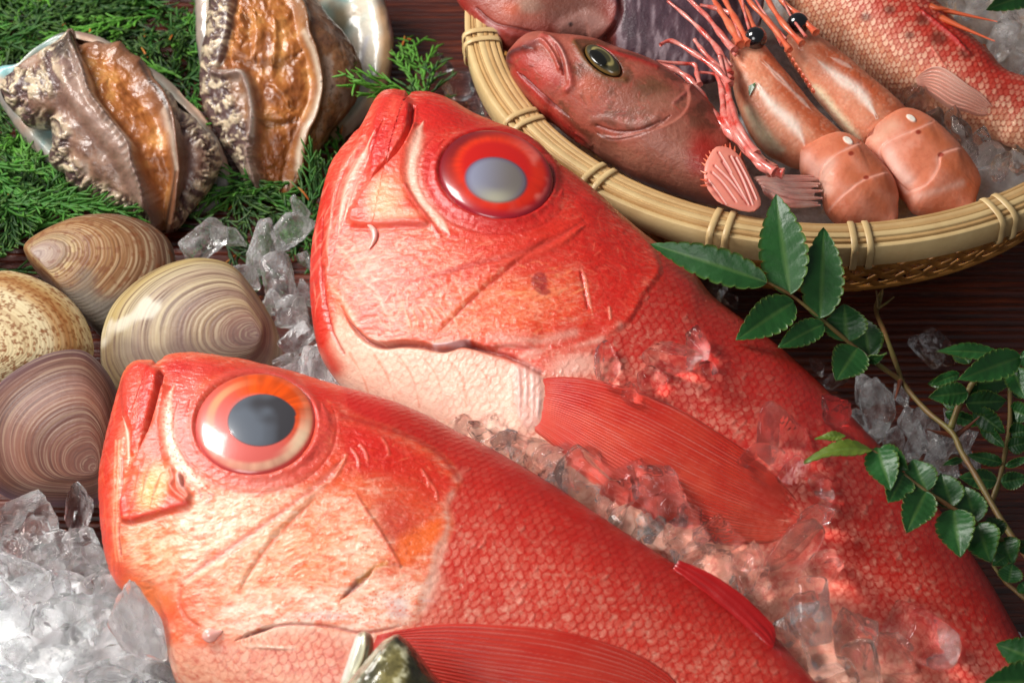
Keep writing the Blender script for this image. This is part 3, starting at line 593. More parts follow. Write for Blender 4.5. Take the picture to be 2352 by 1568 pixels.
# tail, beyond the edge of the picture
def tailfin(B, parent):
    e0 = B.O + B.a * (B.x1 - .4) + B.b * (B.lo[-8] + B.hi[-8]) / 2; nu, nv = 20, 41; V = []
    for i, u in enumerate(np.linspace(0, 1, nu)):
        for v in np.linspace(-1, 1, nv):
            V.append(e0 + B.a * (u * 6.5 * (.55 + .45 * abs(v))) + B.b * v * (1.2 + u * 4.2) + B.n * (.18 + .05 * math.sin(v * 60)) * (1 - u * .8))
    V = np.array(V); col = np.tile(C(206, 46, 36), (len(V), 1)); V2 = V - B.n * .16
    obj('tail_fin', np.vstack([V, V2]), np.vstack([gridF(nu, nv), gridF(nu, nv, off=nu * nv, flip=True)]), M_FIN, parent, np.vstack([col, col]))
tailfin(B1, fish1)
drop('mucus_bead', B1, [(465, 1462), (480, 1460), (498, 1455), (512, 1448)], .24, fish1)

# ---- the rear fish
c6 = lambda x, y: Z6([(x, y)])[0]; q6 = lambda *p: Z6(p); k6 = .5156
OUT2 = Z6([(64, 900), (68, 760), (84, 640), (108, 520), (135, 420), (170, 340), (222, 280), (290, 210), (340, 130), (375, 62), (410, 36), (460, 34), (504, 60), (518, 140), (530, 78), (560, 52), (600, 52), (660, 70), (720, 100), (800, 150), (900, 195), (1000, 238), (1090, 298), (1150, 360), (1250, 424), (1350, 505), (1420, 572), (1500, 642), (1600, 718), (1700, 793), (1782, 862)]) + \
    [(1640, 698), (1720, 758), (1800, 818), (1900, 908), (2000, 1012), (2080, 1087), (2150, 1167), (2220, 1262), (2280, 1352), (2330, 1442), (2400, 1562), (2480, 1700), (2560, 1850), (2620, 1980), (2540, 2040), (2380, 1990), (2150, 1880), (1900, 1740), (1660, 1570), (1420, 1390), (1220, 1230), (1040, 1090), (900, 985), (830, 930)] + Z6([(220, 1345), (160, 1275), (104, 1180), (76, 1050)])
HEAD2 = Z6([(-20, 900), (40, 300), (300, 0), (500, -40), (900, 140), (1180, 330), (1300, 420), (1440, 540), (1560, 690), (1625, 820), (1560, 910), (1500, 1010), (1440, 1080), (1350, 1120), (1150, 1250), (1060, 1265), (900, 1190), (790, 1150), (650, 1155), (500, 1130), (330, 1120), (250, 1055), (190, 960), (150, 1100), (60, 1180)])
B2 = Body(OUT2, (1500, 900), 5.0, [(900, 500), (1900, 590)], NF, WF, 2.2, 760, 430, notch=True)
skin_base(B2, HEAD2, C(160, 6, 5), C(192, 28, 22), C(246, 200, 180), .39, C(186, 18, 12), .7, d0=.38)
B = B2; k5 = k6
B.poly(q6((150, 1040), (330, 1125), (640, 1160), (900, 1190), (1090, 1270), (1080, 1480), (700, 1600), (300, 1500), (150, 1250)), C(250, 214, 200), 30, .55, wob=8)
B.poly(HEAD2, C(222, 74, 56), 14, .9, wob=4)
bl(B, c6(480, 740), 330, 130, C(236, 126, 100), .7, rot=-8); bl(B, c6(900, 980), 330, 130, C(238, 128, 84), .75, rot=-15); bl(B, c6(600, 1000), 240, 110, C(236, 120, 84), .6, rot=-15)
bl(B, c6(280, 850), 120, 140, C(238, 140, 122), .6)
head_grain(B, .34, C(226, 74, 44), 56, 4.6); head_grain(B, .3, C(208, 44, 34), 78, 8.5); head_grain(B, .3, C(200, 36, 28), 98, 15)
B.line(q6((580, 90), (760, 160), (960, 260), (1160, 400), (1330, 540)), 60 * k5, C(194, 20, 18), .85)
B.poly(q6((1120, 600), (1300, 520), (1430, 590), (1560, 700), (1610, 820), (1540, 900), (1480, 1010), (1340, 1050), (1300, 900), (1240, 780), (1120, 740), (1000, 740)), C(202, 26, 18), 40, .85, wob=8)
B.poly(q6((640, 620), (900, 620), (1150, 560), (1290, 600), (1150, 690), (900, 760), (760, 740)), C(214, 52, 36), 36, .75, wob=8)
bl(B, c6(1280, 1090), 150, 55, C(200, 40, 26), .7, rot=-20); bl(B, c6(1090, 780), 130, 80, C(206, 48, 44), .55)
# chin, lips, long pale jaw strands
B.line(q6((130, 460), (100, 620), (84, 800), (84, 960), (110, 1120), (170, 1250)), 48 * k5, C(206, 40, 30), .9)
B.line(q6((150, 880), (190, 940), (250, 1030)), 26 * k5, C(230, 98, 50), .85); B.line(q6((160, 890), (220, 960), (280, 1060)), 10 * k5, C(246, 200, 180), .6)
B.poly(q6((375, 65), (410, 36), (460, 34), (500, 60), (520, 100), (508, 190), (460, 270), (400, 330), (340, 400), (330, 300), (340, 180)), C(202, 28, 24), 15, .95, .22)
bl(B, c6(430, 110), 40, 70, C(222, 84, 72), .6, rot=15)
for pts, ww, al, cl in (((( 365, 200), (300, 300), (240, 420), (205, 540), (188, 660)), 14, .9, C(248, 208, 196)), (((330, 300), (280, 400), (236, 520), (205, 620)), 8, .8, WHITE), (((300, 230), (230, 330), (180, 450), (150, 600)), 16, .6, C(240, 160, 146)), (((160, 560), (140, 700), (150, 800)), 7, .5, C(246, 190, 176))):
    B.line(Z6(pts), ww * k5, cl, al, .03, taper=(.3, .4))
for pts in (((400, 150), (340, 290), (270, 420), (225, 560)), ((250, 300), (190, 430), (160, 560)), ((120, 560), (108, 760), (116, 940))): B.line(Z6(pts), 7 * k5, C(176, 24, 24), .7, -.05, taper=(.2, .3))
B.line(q6((120, 800), (130, 950), (160, 1080), (210, 1180)), 9 * k5, C(170, 30, 30), .7, -.06)
B.line(q6((520, 90), (506, 190), (460, 280), (400, 350), (340, 420), (290, 490)), 9 * k5, C(120, 10, 14), .95, -.26, taper=(0, .6))
B.step(q6((528, 150), (508, 220), (460, 300), (390, 370), (320, 450), (260, 550)), .10, 26, 1)
B.poly(q6((524, 110), (560, 55), (660, 75), (720, 130), (650, 250), (590, 380), (560, 300), (560, 180), (530, 200)), C(206, 34, 32), 22, .8, 0, wob=4)
B.line(q6((572, 140), (540, 220), (522, 320), (530, 420), (570, 500), (640, 590), (690, 660)), 32 * k5, C(250, 220, 206), .93, .03, taper=(.25, .3), wob=4)
B.line(q6((600, 200), (586, 320), (600, 430), (650, 520)), 20 * k5, C(214, 70, 66), .7)
MX2 = q6((522, 170), (430, 300), (330, 412), (262, 530), (240, 582), (262, 606), (340, 613), (460, 606), (582, 608), (556, 556), (506, 480), (484, 390), (500, 290), (532, 210))
B.poly(MX2, C(222, 76, 60), 12, .9, .14)
bl(B, c6(400, 500), 70, 95, C(246, 184, 146), .85, rot=25); bl(B, c6(450, 420), 30, 70, C(232, 120, 96), .5, rot=10); bl(B, c6(480, 570), 70, 26, C(244, 190, 160), .6)
B.line(q6((255, 545), (246, 588), (300, 606), (400, 606), (500, 602), (576, 606)), 11 * k5, C(222, 96, 80), .8, .06)
B.line(q6((250, 622), (360, 626), (480, 618), (580, 620)), 10 * k5, C(204, 62, 52), .6, -.05)
B.line(q6((490, 440), (540, 520), (596, 590), (640, 660)), 9 * k5, C(206, 52, 46), .7, .04)
# orbit
EC2 = c6(890, 392)
for rr, wd, cl, al, dp in ((1.20, 40, C(198, 30, 32), .8, .035), (1.36, 8, C(180, 26, 26), .4, -.015)):
    B.line([(EC2[0] + 250 * k5 * rr * math.cos(a) - 44 * k5 * math.sin(a) * rr, EC2[1] + 186 * k5 * rr * math.sin(a) + 46 * k5 * rr * math.cos(a)) for a in np.radians(np.arange(0, 215, 14))], wd * k5, cl, al, dp, taper=(.12, .12), wob=2)
B.line([(EC2[0] + 250 * k5 * 1.05 * math.cos(a) - 44 * k5 * math.sin(a), EC2[1] + 186 * k5 * 1.05 * math.sin(a) + 46 * k5 * math.cos(a)) for a in np.radians(np.arange(0, 371, 10))], 22 * k5, C(186, 24, 26), .8, .10)
bl(B, EC2, 240, 178, C(176, 20, 24), .95, -.40, rot=14, soft=.14, wob=0)
# furrows and plates
B.line(q6((1282, 590), (1140, 680), (960, 750), (780, 788), (620, 836), (490, 872)), 14 * k5, C(186, 66, 60), .75, -.025, taper=(.2, .2))
B.line(q6((1290, 610), (1160, 700), (980, 768), (800, 806)), 18 * k5, C(218, 76, 60), .6, .05, taper=(.2, .3))
B.line(q6((1140, 660), (980, 780), (870, 870), (770, 960), (690, 1040), (625, 1110)), 9 * k5, C(196, 66, 54), .75, -.02, taper=(.15, .3))
B.step(q6((1140, 655), (975, 772), (862, 862), (762, 952), (682, 1032), (620, 1105)), .06, 60, -1, soft=7)
B.line(q6((180, 700), (240, 760), (290, 850), (370, 920), (390, 980), (440, 1040)), 8 * k5, C(248, 196, 180), .45, .01, wob=5)
B.line(q6((380, 910), (430, 900), (470, 960), (450, 1020)), 6 * k5, C(248, 196, 170), .35, .0, wob=6)
for i in range(7): B.line(q6((470 + i * 32, 960 + i * 4), (500 + i * 34, 1020), (520 + i * 36, 1090)), 6 * k5, C(244, 176, 140), .5, .02, taper=(.3, .3), wob=5)
for i in range(6): B.line(q6((760 + i * 60, 900 + i * 10), (820 + i * 62, 905 + i * 4), (900 + i * 62, 930 - i * 8)), 5 * k5, C(246, 180, 140), .45, .02, wob=5)
B.blob(c6(1085, 862), 34 * k5, 40 * k5, C(150, 44, 50), .85, soft=.25, wob=.2); B.blob(c6(1100, 905), 34 * k5, 16 * k5, C(158, 50, 54), .8, rot=15, soft=.3, wob=.2)
B.line(q6((1266, 790), (1290, 850), (1304, 930), (1325, 1024)), 5 * k5, C(244, 170, 150), .7, .02, taper=(.3, .3)); B.line(q6((1268, 820), (1284, 900), (1300, 980)), 5 * k5, C(160, 20, 20), .6, -.04)
B.line(q6((1395, 980), (1400, 1030)), 5 * k5, C(246, 180, 160), .7, .04)
EDGE2 = q6((1270, 440), (1400, 540), (1500, 620), (1580, 710), (1622, 820), (1560, 905), (1500, 1010), (1440, 1075), (1350, 1118), (1200, 1180), (1100, 1170), (960, 1150), (860, 1160), (750, 1130), (650, 1155), (560, 1138), (470, 1132), (390, 1140), (320, 1118), (250, 1052), (195, 960))
B.step(EDGE2[:9], .08, 55, -1, soft=8, wob=6); B.step(EDGE2[10:], .15, 60, -1, soft=5, wob=5)
B.line(EDGE2[1:8], 12 * k5, C(176, 18, 16), .6, wob=4)
B.line([(x + 2, y + 6) for x, y in EDGE2[12:]], 11 * k5, C(132, 30, 30), .85, -.16, taper=(.1, .2))  # painted shadow in a groove under the overhanging gill cover
B.line(q6((620, 1150), (700, 1142), (770, 1132)), 9 * k5, C(226, 206, 214), .8, .05); B.line(q6((760, 1140), (860, 1172), (950, 1196), (1040, 1240), (1090, 1268)), 12 * k5, C(120, 26, 26), .8, -.12)  # dark line carries the painted gill-cover shadow on to the right
B.line(q6((880, 1110), (1000, 1130), (1120, 1120), (1240, 1090)), 24 * k5, C(222, 180, 172), .6, wob=5)
B.line(q6((1000, 1190), (1120, 1170), (1250, 1150), (1380, 1110), (1440, 1060)), 18 * k5, C(232, 190, 182), .6, .02, wob=9, broken=.42); bl(B, c6(1230, 1230), 110, 50, C(232, 190, 182), .6)
# fleshy root of the pectoral fin
B.poly(q6((985, 1230), (1060, 1250), (1104, 1310), (1104, 1420), (1070, 1500), (1010, 1500), (975, 1420), (966, 1310)), C(216, 158, 154), 16, .7, .10, wob=10)
for x in (1000, 1030, 1060, 1085): B.line(q6((x - 6, 1250), (x, 1340), (x - 4, 1470)), 8 * k5, C(236, 206, 206), .6, .05, wob=8, broken=.45)
for i in range(7): B.line(q6((240 + i * 110, 1180 + i * 8), (300 + i * 110, 1290), (340 + i * 105, 1420)), 5 * k5, C(226, 96, 70), .4, wob=6)
strokes(B, q6((190, 640), (580, 630), (900, 700), (560, 850), (470, 900), (260, 830)), 200, -8, 18, 34, 2.4, [C(226, 70, 44), C(244, 170, 146), C(238, 130, 96), C(206, 44, 34), WPINK], .55, .012, 12)
strokes(B, q6((480, 880), (950, 790), (700, 1030), (600, 1110), (400, 1120), (360, 960)), 170, 70, 25, 30, 2.4, [C(236, 110, 60), C(246, 186, 150), C(214, 60, 40), WPINK], .55, .012, 13)
strokes(B, q6((700, 1080), (980, 800), (1250, 800), (1300, 1040), (1000, 1130)), 200, -8, 20, 36, 2.4, [C(238, 120, 70), C(246, 176, 134), C(214, 60, 40), C(224, 90, 50)], .55, .012, 14)
strokes(B, q6((1000, 700), (1300, 560), (1560, 720), (1600, 820), (1480, 1000), (1330, 1060), (1260, 780)), 170, 30, 40, 30, 2.4, [C(160, 8, 8), C(226, 76, 56), C(204, 30, 24), C(236, 130, 110)], .5, .014, 15)
strokes(B, q6((80, 520), (160, 420), (300, 240), (330, 330), (200, 560), (150, 900), (90, 1000)), 120, 112, 10, 60, 2.2, [C(180, 20, 20), C(246, 190, 176), C(226, 84, 70)], .55, .012, 16)
strokes(B, q6((360, 100), (500, 70), (500, 200), (400, 330)), 50, 112, 10, 40, 2.2, [C(176, 16, 16), C(236, 120, 104)], .5, .01, 17)
strokes(B, q6((190, 1080), (640, 1170), (960, 1220), (980, 1480), (400, 1500)), 130, 20, 25, 30, 2.0, [C(230, 110, 86), WHITE, C(240, 160, 140)], .45, .01, 18)
fish2 = thing('red_fish', 'big-eyed red fish with milky pupil and red iris, beside the bamboo basket', 'fish', (6, 2, 0))
B2.col = warm(B2.col) * (1 - B2.head[:, None] * np.array([.03, .20, .22])); B2.build('body', M_SKIN, fish2)
e = Eye(B2, EC2, 258 * k5, 194 * k5, 14, .50, .14)
e.col[:] = C(190, 22, 16); st = fbm(np.stack([e.a * 14, e.r * 2.5, e.r * 0], 1), 3, 62); ang = np.degrees(np.arctan2(-(e.px[:, 1] - EC2[1]), e.px[:, 0] - EC2[0]))
k = (sstep(.52, .72, e.r) * sstep(.93, .8, e.r) * (.4 + .6 * np.exp(-((((ang - 120 + 180) % 360) - 180) / 90) ** 2)))[:, None]; e.col = e.col * (1 - k) + C(226, 52, 10) * (.7 + .5 * st)[:, None] * k
k = (sstep(.6, .75, e.r) * sstep(.98, .9, e.r) * np.exp(-((((ang + 15 + 180) % 360) - 180) / 60) ** 2) * sstep(.42, .6, fbm(e.P * 1.5, 2, 5)))[:, None] * .8; e.col = e.col * (1 - k) + C(236, 120, 106) * k
k = sstep(.84, .99, e.r)[:, None] * .8; e.col = e.col * (1 - k) + C(146, 22, 44) * k
k = (sstep(.62, .82, e.r) * np.exp(-((((ang - 140 + 180) % 360) - 180) / 70) ** 2))[:, None] * .9; e.col = e.col * (1 - k) + C(104, 8, 18) * k  # maroon crescent, also painting the shade of the eye recess at upper left
eye2 = e.build('eye', M_EYE, fish2)
p = e.lens(c6(890, 446), 148 * k5, 100 * k5, 8, .05, fade=.84)
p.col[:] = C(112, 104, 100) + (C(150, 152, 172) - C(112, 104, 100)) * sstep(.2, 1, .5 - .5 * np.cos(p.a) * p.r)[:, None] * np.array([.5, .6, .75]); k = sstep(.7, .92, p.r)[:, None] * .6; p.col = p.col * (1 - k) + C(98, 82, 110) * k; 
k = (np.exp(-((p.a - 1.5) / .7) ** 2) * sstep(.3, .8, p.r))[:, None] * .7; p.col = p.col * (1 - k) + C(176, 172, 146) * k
p.build('pupil', M_PUPIL, eye2)
fin(B2, [(1249, 868), (1320, 866), (1400, 880), (1480, 905), (1570, 945), (1660, 1000), (1735, 1050), (1800, 1110), (1850, 1180)], [(1228, 990), (1285, 1036), (1350, 1095), (1430, 1155), (1520, 1205), (1620, 1238), (1720, 1250), (1800, 1240), (1856, 1215)], 'pectoral_fin', M_FIN, fish2, .06, rays_=32, c0=C(190, 22, 14), c1=C(220, 84, 58), thin=.68)
tailfin(B2, fish2)
drop('mucus_drip', B2, Z6([(318, 612), (340, 628), (352, 652), (350, 680), (338, 704), (326, 724)]), .12, fish2)
# ------------------------------------------------------------------ bamboo basket
BC = np.array([12.5, 15.05, 0.0]); BR = 14.5
def bamboo(name, c0, c1, c2, sc=(60, 60, 60)):
    m = mat(name, base=c0, rough=.42, spec=.4, coat=.15, coat_rough=.25, bump=.25, bump_scale=500, bump_dist=.0004, mottle=.55, mottle_scale=70, mottle_col=c1)
    return m
M_BAM = [bamboo('pale_bamboo', C(208, 174, 122), C(176, 134, 86), 0), bamboo('honey_bamboo', C(198, 160, 106), C(158, 112, 66), 0), bamboo('straw_bamboo', C(214, 186, 134), C(184, 148, 98), 0)]
M_WEAVE = bamboo('woven_bamboo', C(186, 130, 62), C(140, 84, 32), 0)
basket = thing('bamboo_basket', 'round woven bamboo basket with bound split-cane rim, holding shrimp and fish', 'basket', BC)
def ringband(r0, r1, z0, z1, seed, mat_, n=480, a0=0, a1=2 * math.pi, bev=.02, wob=.012, name='rim_strip'):
    q = np.random.default_rng(seed); ph = q.random(6) * 6.3
    closed = abs(a1 - a0 - 2 * math.pi) < 1e-6; aa = np.linspace(a0, a1, n, endpoint=not closed)
    pr = [(r0 + bev, z0), (r1 - bev, z0), (r1, z0 + bev), (r1, z1 - bev), (r1 - bev, z1), (r0 + bev, z1), (r0, z1 - bev), (r0, z0 + bev)]
    V = np.zeros((n, 8, 3))
    for k, (r, z) in enumerate(pr):
        rr = r + wob * (np.sin(aa * 3 + ph[0]) + .6 * np.sin(aa * 7 + ph[1])); zz = z + wob * (np.sin(aa * 4 + ph[2]) + .7 * np.sin(aa * 9 + ph[3]))
        V[:, k] = np.stack([BC[0] + rr * np.cos(aa), BC[1] + rr * np.sin(aa), zz], -1)
    V = V.reshape(-1, 3)
    if closed:
        i = np.arange(n)[:, None]; j = np.arange(8)[None]; F = np.stack(np.broadcast_arrays(i * 8 + j, ((i + 1) % n) * 8 + j, ((i + 1) % n) * 8 + (j + 1) % 8, i * 8 + (j + 1) % 8), -1).reshape(-1, 4)
    else: F = gridF(n, 8, wrap=True)
    return obj(name, V, F[:, ::-1], mat_, basket, smooth=False)
o = ringband(14.26, 14.5, 6.0, 6.98, 1, M_BAM[2], wob=.012, name='outer_hoop')
ringband(13.16, 13.33, 6.1, 7.06, 2, M_BAM[1], wob=.012, name='inner_hoop')
rr = 13.35; q = np.random.default_rng(4)
for k, (wd, zt) in enumerate(((.24, 7.10), (.17, 7.14), (.26, 7.13), (.06, 7.06), (.12, 7.08))):
    ringband(rr, rr + wd, 6.5, zt, 10 + k, M_BAM[k % 3], wob=.003, bev=.014); rr += wd + .008
def binding(a, wd=.27):
    V = []; n = 36
    pr = catmull([(14.54, 5.92), (14.6, 6.5), (14.58, 6.92), (14.3, 7.14), (13.8, 7.20), (13.35, 7.16), (13.11, 7.0), (13.08, 6.4), (13.25, 5.95), (13.9, 5.88)], 6, True)
    ctr = pr.mean(0)
    for r, z in pr:
        for sgn, th in ((-1, 0), (-.7, .05), (.7, .05), (1, 0)):
            d = unit(np.array([r, z]) - ctr); r2, z2 = np.array([r, z]) + d * th
            V.append(BC + np.array([r2 * math.cos(a) - sgn * wd / 2 * math.sin(a), r2 * math.sin(a) + sgn * wd / 2 * math.cos(a), z2]))
    m = len(pr); i = np.arange(m)[:, None]; j = np.arange(3)[None]
    F = np.stack(np.broadcast_arrays(i * 4 + j, ((i + 1) % m) * 4 + j, ((i + 1) % m) * 4 + j + 1, i * 4 + j + 1), -1).reshape(-1, 4)
    obj('binding', np.array(V), F, M_BAM[2], basket)
for px in ((1195, 262), (1372, 392), (1662, 492), (1978, 525), (2290, 455), (1098, 70)):
    P = onz([px], 7.4)[0] - BC; a = math.atan2(P[1], P[0])
    for s_ in (-1, 1): binding(a + s_ * .021)
for a in (-.15, .45, 1.05, 1.6, 2.1, 2.6):
    for s_ in (-1, 1): binding(a + s_ * .021)
def weave(sign):
    n = 40; f = np.linspace(0, 1, n); phi = f * 1.45; R = 14.0 * np.cos(phi) ** .36; z = 6.6 - 6.1 * np.sin(phi) ** 1.3; a = sign * f * .75
    und = .07 * np.sin(f * 60 + (0 if sign > 0 else math.pi)); c = np.stack([(R + und) * np.cos(a), (R + und) * np.sin(a), z], -1)
    tg = np.gradient(c, axis=0); tg /= np.linalg.norm(tg, axis=1)[:, None]; rad = np.stack([np.cos(a) * np.cos(phi), np.sin(a) * np.cos(phi), -np.sin(phi)], -1); sd = np.cross(tg, rad); sd /= np.linalg.norm(sd, axis=1)[:, None]
    V = np.stack([c - sd * .2, c - sd * .13 + rad * .05, c + sd * .13 + rad * .05, c + sd * .2, c - rad * .02], 1).reshape(-1, 3)
    me = new_mesh('weave_strip', V * S, gridF(n, 5, wrap=True)); me.materials.append(M_WEAVE); return me
WN = 72
for sign in (1, -1):
    me = weave(sign)
    for k in range(WN):
        o = bpy.data.objects.new('weave_strip', me); COLL.objects.link(o); o.parent = basket; o.rotation_euler[2] = 2 * math.pi * (k + (.5 if sign < 0 else 0)) / WN
for zz, rd in ((4.9, 13.55), (3.2, 12.9)): ringband(rd - .1, rd + .06, zz, zz + .2, 40, M_WEAVE, wob=.02, name='hoop_cane')

# ------------------------------------------------------------------ fish in the basket
M_SKIN2 = mat('wet_rockfish_skin', attr=True, rough=.45, spec=.4, coat=.16, coat_rough=.2, bump=.6, bump_scale=380, bump_dist=.0008, mottle=.3, mottle_scale=160, sss=.08, sss_s=.003)
q2 = lambda *p: Z2(p); c2 = lambda x, y: Z2([(x, y)])[0]; k2 = 1 / 2.8 / 1.088
def bz(B, c, rx, ry, col, a=1, disp=0, rot=0, soft=.6, wob=.2, k=k2): B.blob(c, rx * k, ry * k, col, a, disp, rot, soft, wob)
NB = (-.15, -.42, 1)
# rear rockfish, mostly behind
R2 = Body(Z2([(40, -260), (105, -20), (190, 100), (300, 225), (420, 330), (500, 360), (600, 340), (720, 330), (860, 305), (1040, 295), (1200, 330), (1330, 430), (1500, 500), (1750, 580), (1950, 560), (2200, 300), (2200, -300), (1200, -520), (300, -420)]), c2(900, 0), 7.5, [c2(100, -100), c2(1800, 150)], NB, ((0, 0), (.05, .8), (.3, 1.5), (.6, 1.2), (.85, .8), (1, .2)), 2.2, 260, 150)
B = R2; B.head = np.ones(len(B.P)); t = B.flat(B.T)
B.col[:] = C(160, 70, 58); bz(B, c2(560, 60), 220, 110, C(186, 96, 74)); bz(B, c2(620, 40), 90, 50, C(190, 150, 130), .8); bz(B, c2(900, 60), 220, 120, C(112, 70, 56), .8); bz(B, c2(500, 60), 60, 40, C(206, 90, 50), .7)
B.poly(q2((820, 180), (960, 90), (1090, 70), (1190, 170), (1100, 250), (950, 280), (860, 285)), C(172, 118, 106), 14, .85, .1, wob=4); bz(B, c2(915, 170), 16, 16, C(50, 20, 20), .9, soft=.3)
B.line(q2((105, -30), (200, 110), (310, 235), (430, 340)), 45 * k2, C(176, 44, 38), .85); B.line(q2((230, 80), (340, 180), (480, 230), (640, 270)), 30 * k2, C(166, 58, 50), .8, .06); B.line(q2((260, 60), (380, 160), (540, 200), (700, 240)), 9 * k2, C(110, 40, 40), .7, -.06)
B.line(q2((340, 170), (380, 200), (400, 230)), 22 * k2, C(200, 160, 160), .6)
B.poly(q2((1225, -100), (1250, 60), (1230, 200), (1240, 330), (1400, 440), (1700, 560), (2100, 560), (2300, -100), (1900, -400)), C(92, 70, 82), 16, .95, wob=5)
u = B.flat(B.X); st = fbm(np.stack([B.px[:, 0] * .09, B.px[:, 1] * .02, u * 0], 1), 3, 6); m = sstep(.48, .7, st) * (B.px[:, 0] > c2(1230, 0)[0]) * .8; B.col = B.col * (1 - m[:, None]) + C(168, 146, 154) * m[:, None]; m = sstep(.5, .25, st) * (B.px[:, 0] > c2(1230, 0)[0]) * .5; B.col = B.col * (1 - m[:, None]) + C(54, 36, 48) * m[:, None]
B.step(q2((1230, -60), (1250, 60), (1215, 180), (1130, 260), (1040, 290)), .2, 30, -1, None); B.line(q2((1250, -60), (1265, 60), (1230, 180), (1160, 260)), 20 * k2, C(120, 36, 30), .8, -.1)
rock2 = thing('rockfish', 'brownish-red rockfish behind the others in the basket, with purple-grey flank', 'fish', R2.O * [1, 1, 0] + [0, 0, 3]); R2.col *= .8; R2.build('body', M_SKIN2, rock2)
# rockfish with its jaw over the rim
R1 = Body(Z2([(478, 430), (492, 375), (560, 325), (640, 265), (720, 256), (860, 285), (960, 292), (1110, 318), (1250, 375), (1400, 425), (1540, 480), (1660, 560), (1760, 640), (1900, 760), (2050, 950), (2150, 1200), (2150, 1420), (1950, 1420), (1780, 1390), (1600, 1330), (1400, 1255), (1200, 1140), (1050, 1040), (900, 940), (790, 850), (720, 815), (640, 725), (560, 625), (500, 520)]), c2(1150, 700), 7.3, [c2(480, 420), c2(1800, 1150)], NB, ((0, 0), (.02, .8), (.1, 1.5), (.35, 2.1), (.65, 2.1), (.9, 1.5), (1, .3)), 2.2, 340, 200)
B = R1; B.head = np.ones(len(B.P))
B.col[:] = C(176, 86, 68); n_ = fbm(B.P * 1.4, 4, 71); k = sstep(.48, .62, n_)[:, None] * .75; B.col = B.col * (1 - k) + C(104, 60, 40) * k; k = sstep(.5, .3, n_)[:, None] * .5; B.col = B.col * (1 - k) + C(190, 110, 92) * k
bz(B, c2(1050, 620), 90, 110, C(206, 92, 54), .7); bz(B, c2(1480, 620), 110, 80, C(104, 72, 44), .75); bz(B, c2(1350, 700), 250, 110, C(142, 86, 66), .6, rot=20); bz(B, c2(1560, 720), 180, 70, C(170, 110, 90), .6, rot=-10)
B.poly(q2((480, 430), (560, 330), (700, 380), (800, 470), (860, 560), (850, 640), (760, 620), (700, 640), (760, 760), (850, 860), (960, 960), (860, 920), (700, 800), (560, 630)), C(178, 52, 42), 22, .9, wob=6)
bz(B, c2(720, 500), 110, 80, C(196, 72, 56), .8); B.line(q2((520, 520), (640, 640), (760, 760), (900, 900), (1000, 1000)), 34 * k2, C(184, 44, 36), .85, .05); B.line(q2((540, 500), (680, 630), (800, 740), (930, 840)), 9 * k2, C(110, 16, 18), .85, -.12, taper=(.1, .3))
B.line(q2((600, 345), (680, 290), (740, 310), (800, 390), (840, 480)), 14 * k2, C(208, 104, 92), .85, .14); B.line(q2((720, 262), (800, 300), (860, 380), (900, 480), (920, 590), (890, 630)), 24 * k2, C(196, 84, 74), .85, .14); B.line(q2((770, 270), (850, 350), (890, 450), (900, 560)), 8 * k2, C(216, 170, 160), .7, .03); B.line(q2((815, 330), (850, 410), (865, 520)), 8 * k2, C(130, 30, 30), .7, -.08)
B.line(q2((484, 440), (492, 385), (560, 350), (650, 345)), 22 * k2, C(64, 30, 34), .8, .1); bz(B, c2(640, 310), 60, 26, C(150, 80, 76), .7)
EC3 = c2(1140, 425); bz(B, EC3, 205, 95, C(92, 58, 30), .9, -.05, rot=38, soft=.3); bz(B, EC3, 150, 70, C(60, 40, 20), .9, -.35, rot=38, soft=.15, wob=0)
B.line(q2((940, 300), (1000, 400), (1080, 490), (1180, 550), (1290, 560)), 22 * k2, C(128, 84, 44), .7, .08)
B.line(q2((1060, 840), (1180, 830), (1300, 870), (1420, 870), (1520, 820)), 26 * k2, C(172, 112, 96), .6, .05); B.line(q2((1080, 920), (1200, 970), (1330, 960), (1480, 910), (1620, 800)), 9 * k2, C(96, 40, 40), .6, -.05, taper=(.2, .1)); B.line(q2((1100, 880), (1240, 920), (1400, 910), (1540, 850)), 9 * k2, C(110, 50, 50), .6, -.06)
for y in (930, 975, 1010): B.line(q2((960, y), (1020, y + 40), (1060, y + 90)), 9 * k2, C(190, 80, 70), .6, .05)
B.poly(q2((1060, 1000), (1300, 1000), (1600, 860), (1700, 830), (1760, 1000), (1850, 1350), (1700, 1380), (1300, 1180)), C(176, 112, 92), 30, .75, wob=8); bz(B, c2(1840, 1080), 110, 160, C(176, 30, 18), .85); bz(B, c2(1300, 1100), 160, 60, C(192, 122, 98), .6, rot=25)
B.line(q2((1110, 325), (1250, 380), (1400, 425), (1520, 470)), 16 * k2, C(190, 40, 34), .8, .05); B.line(q2((1640, 720), (1720, 650), (1760, 600)), 14 * k2, C(176, 90, 80), .7, .05)
B.step(q2((1700, 560), (1740, 690), (1700, 800), (1580, 880), (1400, 930), (1230, 960), (1080, 930)), .12, 40, 1, None)
strokes(B, q2((520, 420), (900, 320), (1500, 480), (1750, 660), (1500, 880), (1000, 820), (700, 700)), 260, 25, 35, 26, 2.4, [C(92, 48, 34), C(206, 120, 96), C(190, 60, 44), C(130, 84, 50)], .5, .02, 21)
strokes(B, q2((900, 900), (1300, 1000), (1700, 840), (1850, 1340), (1300, 1180)), 150, 20, 30, 28, 2.4, [C(204, 140, 116), C(140, 70, 54), C(190, 100, 80)], .5, .015, 22)
strokes(B, q2((490, 440), (800, 700), (960, 940), (860, 900), (560, 620)), 60, 48, 8, 50, 2.4, [C(140, 18, 18), C(216, 90, 76)], .5, .015, 23)
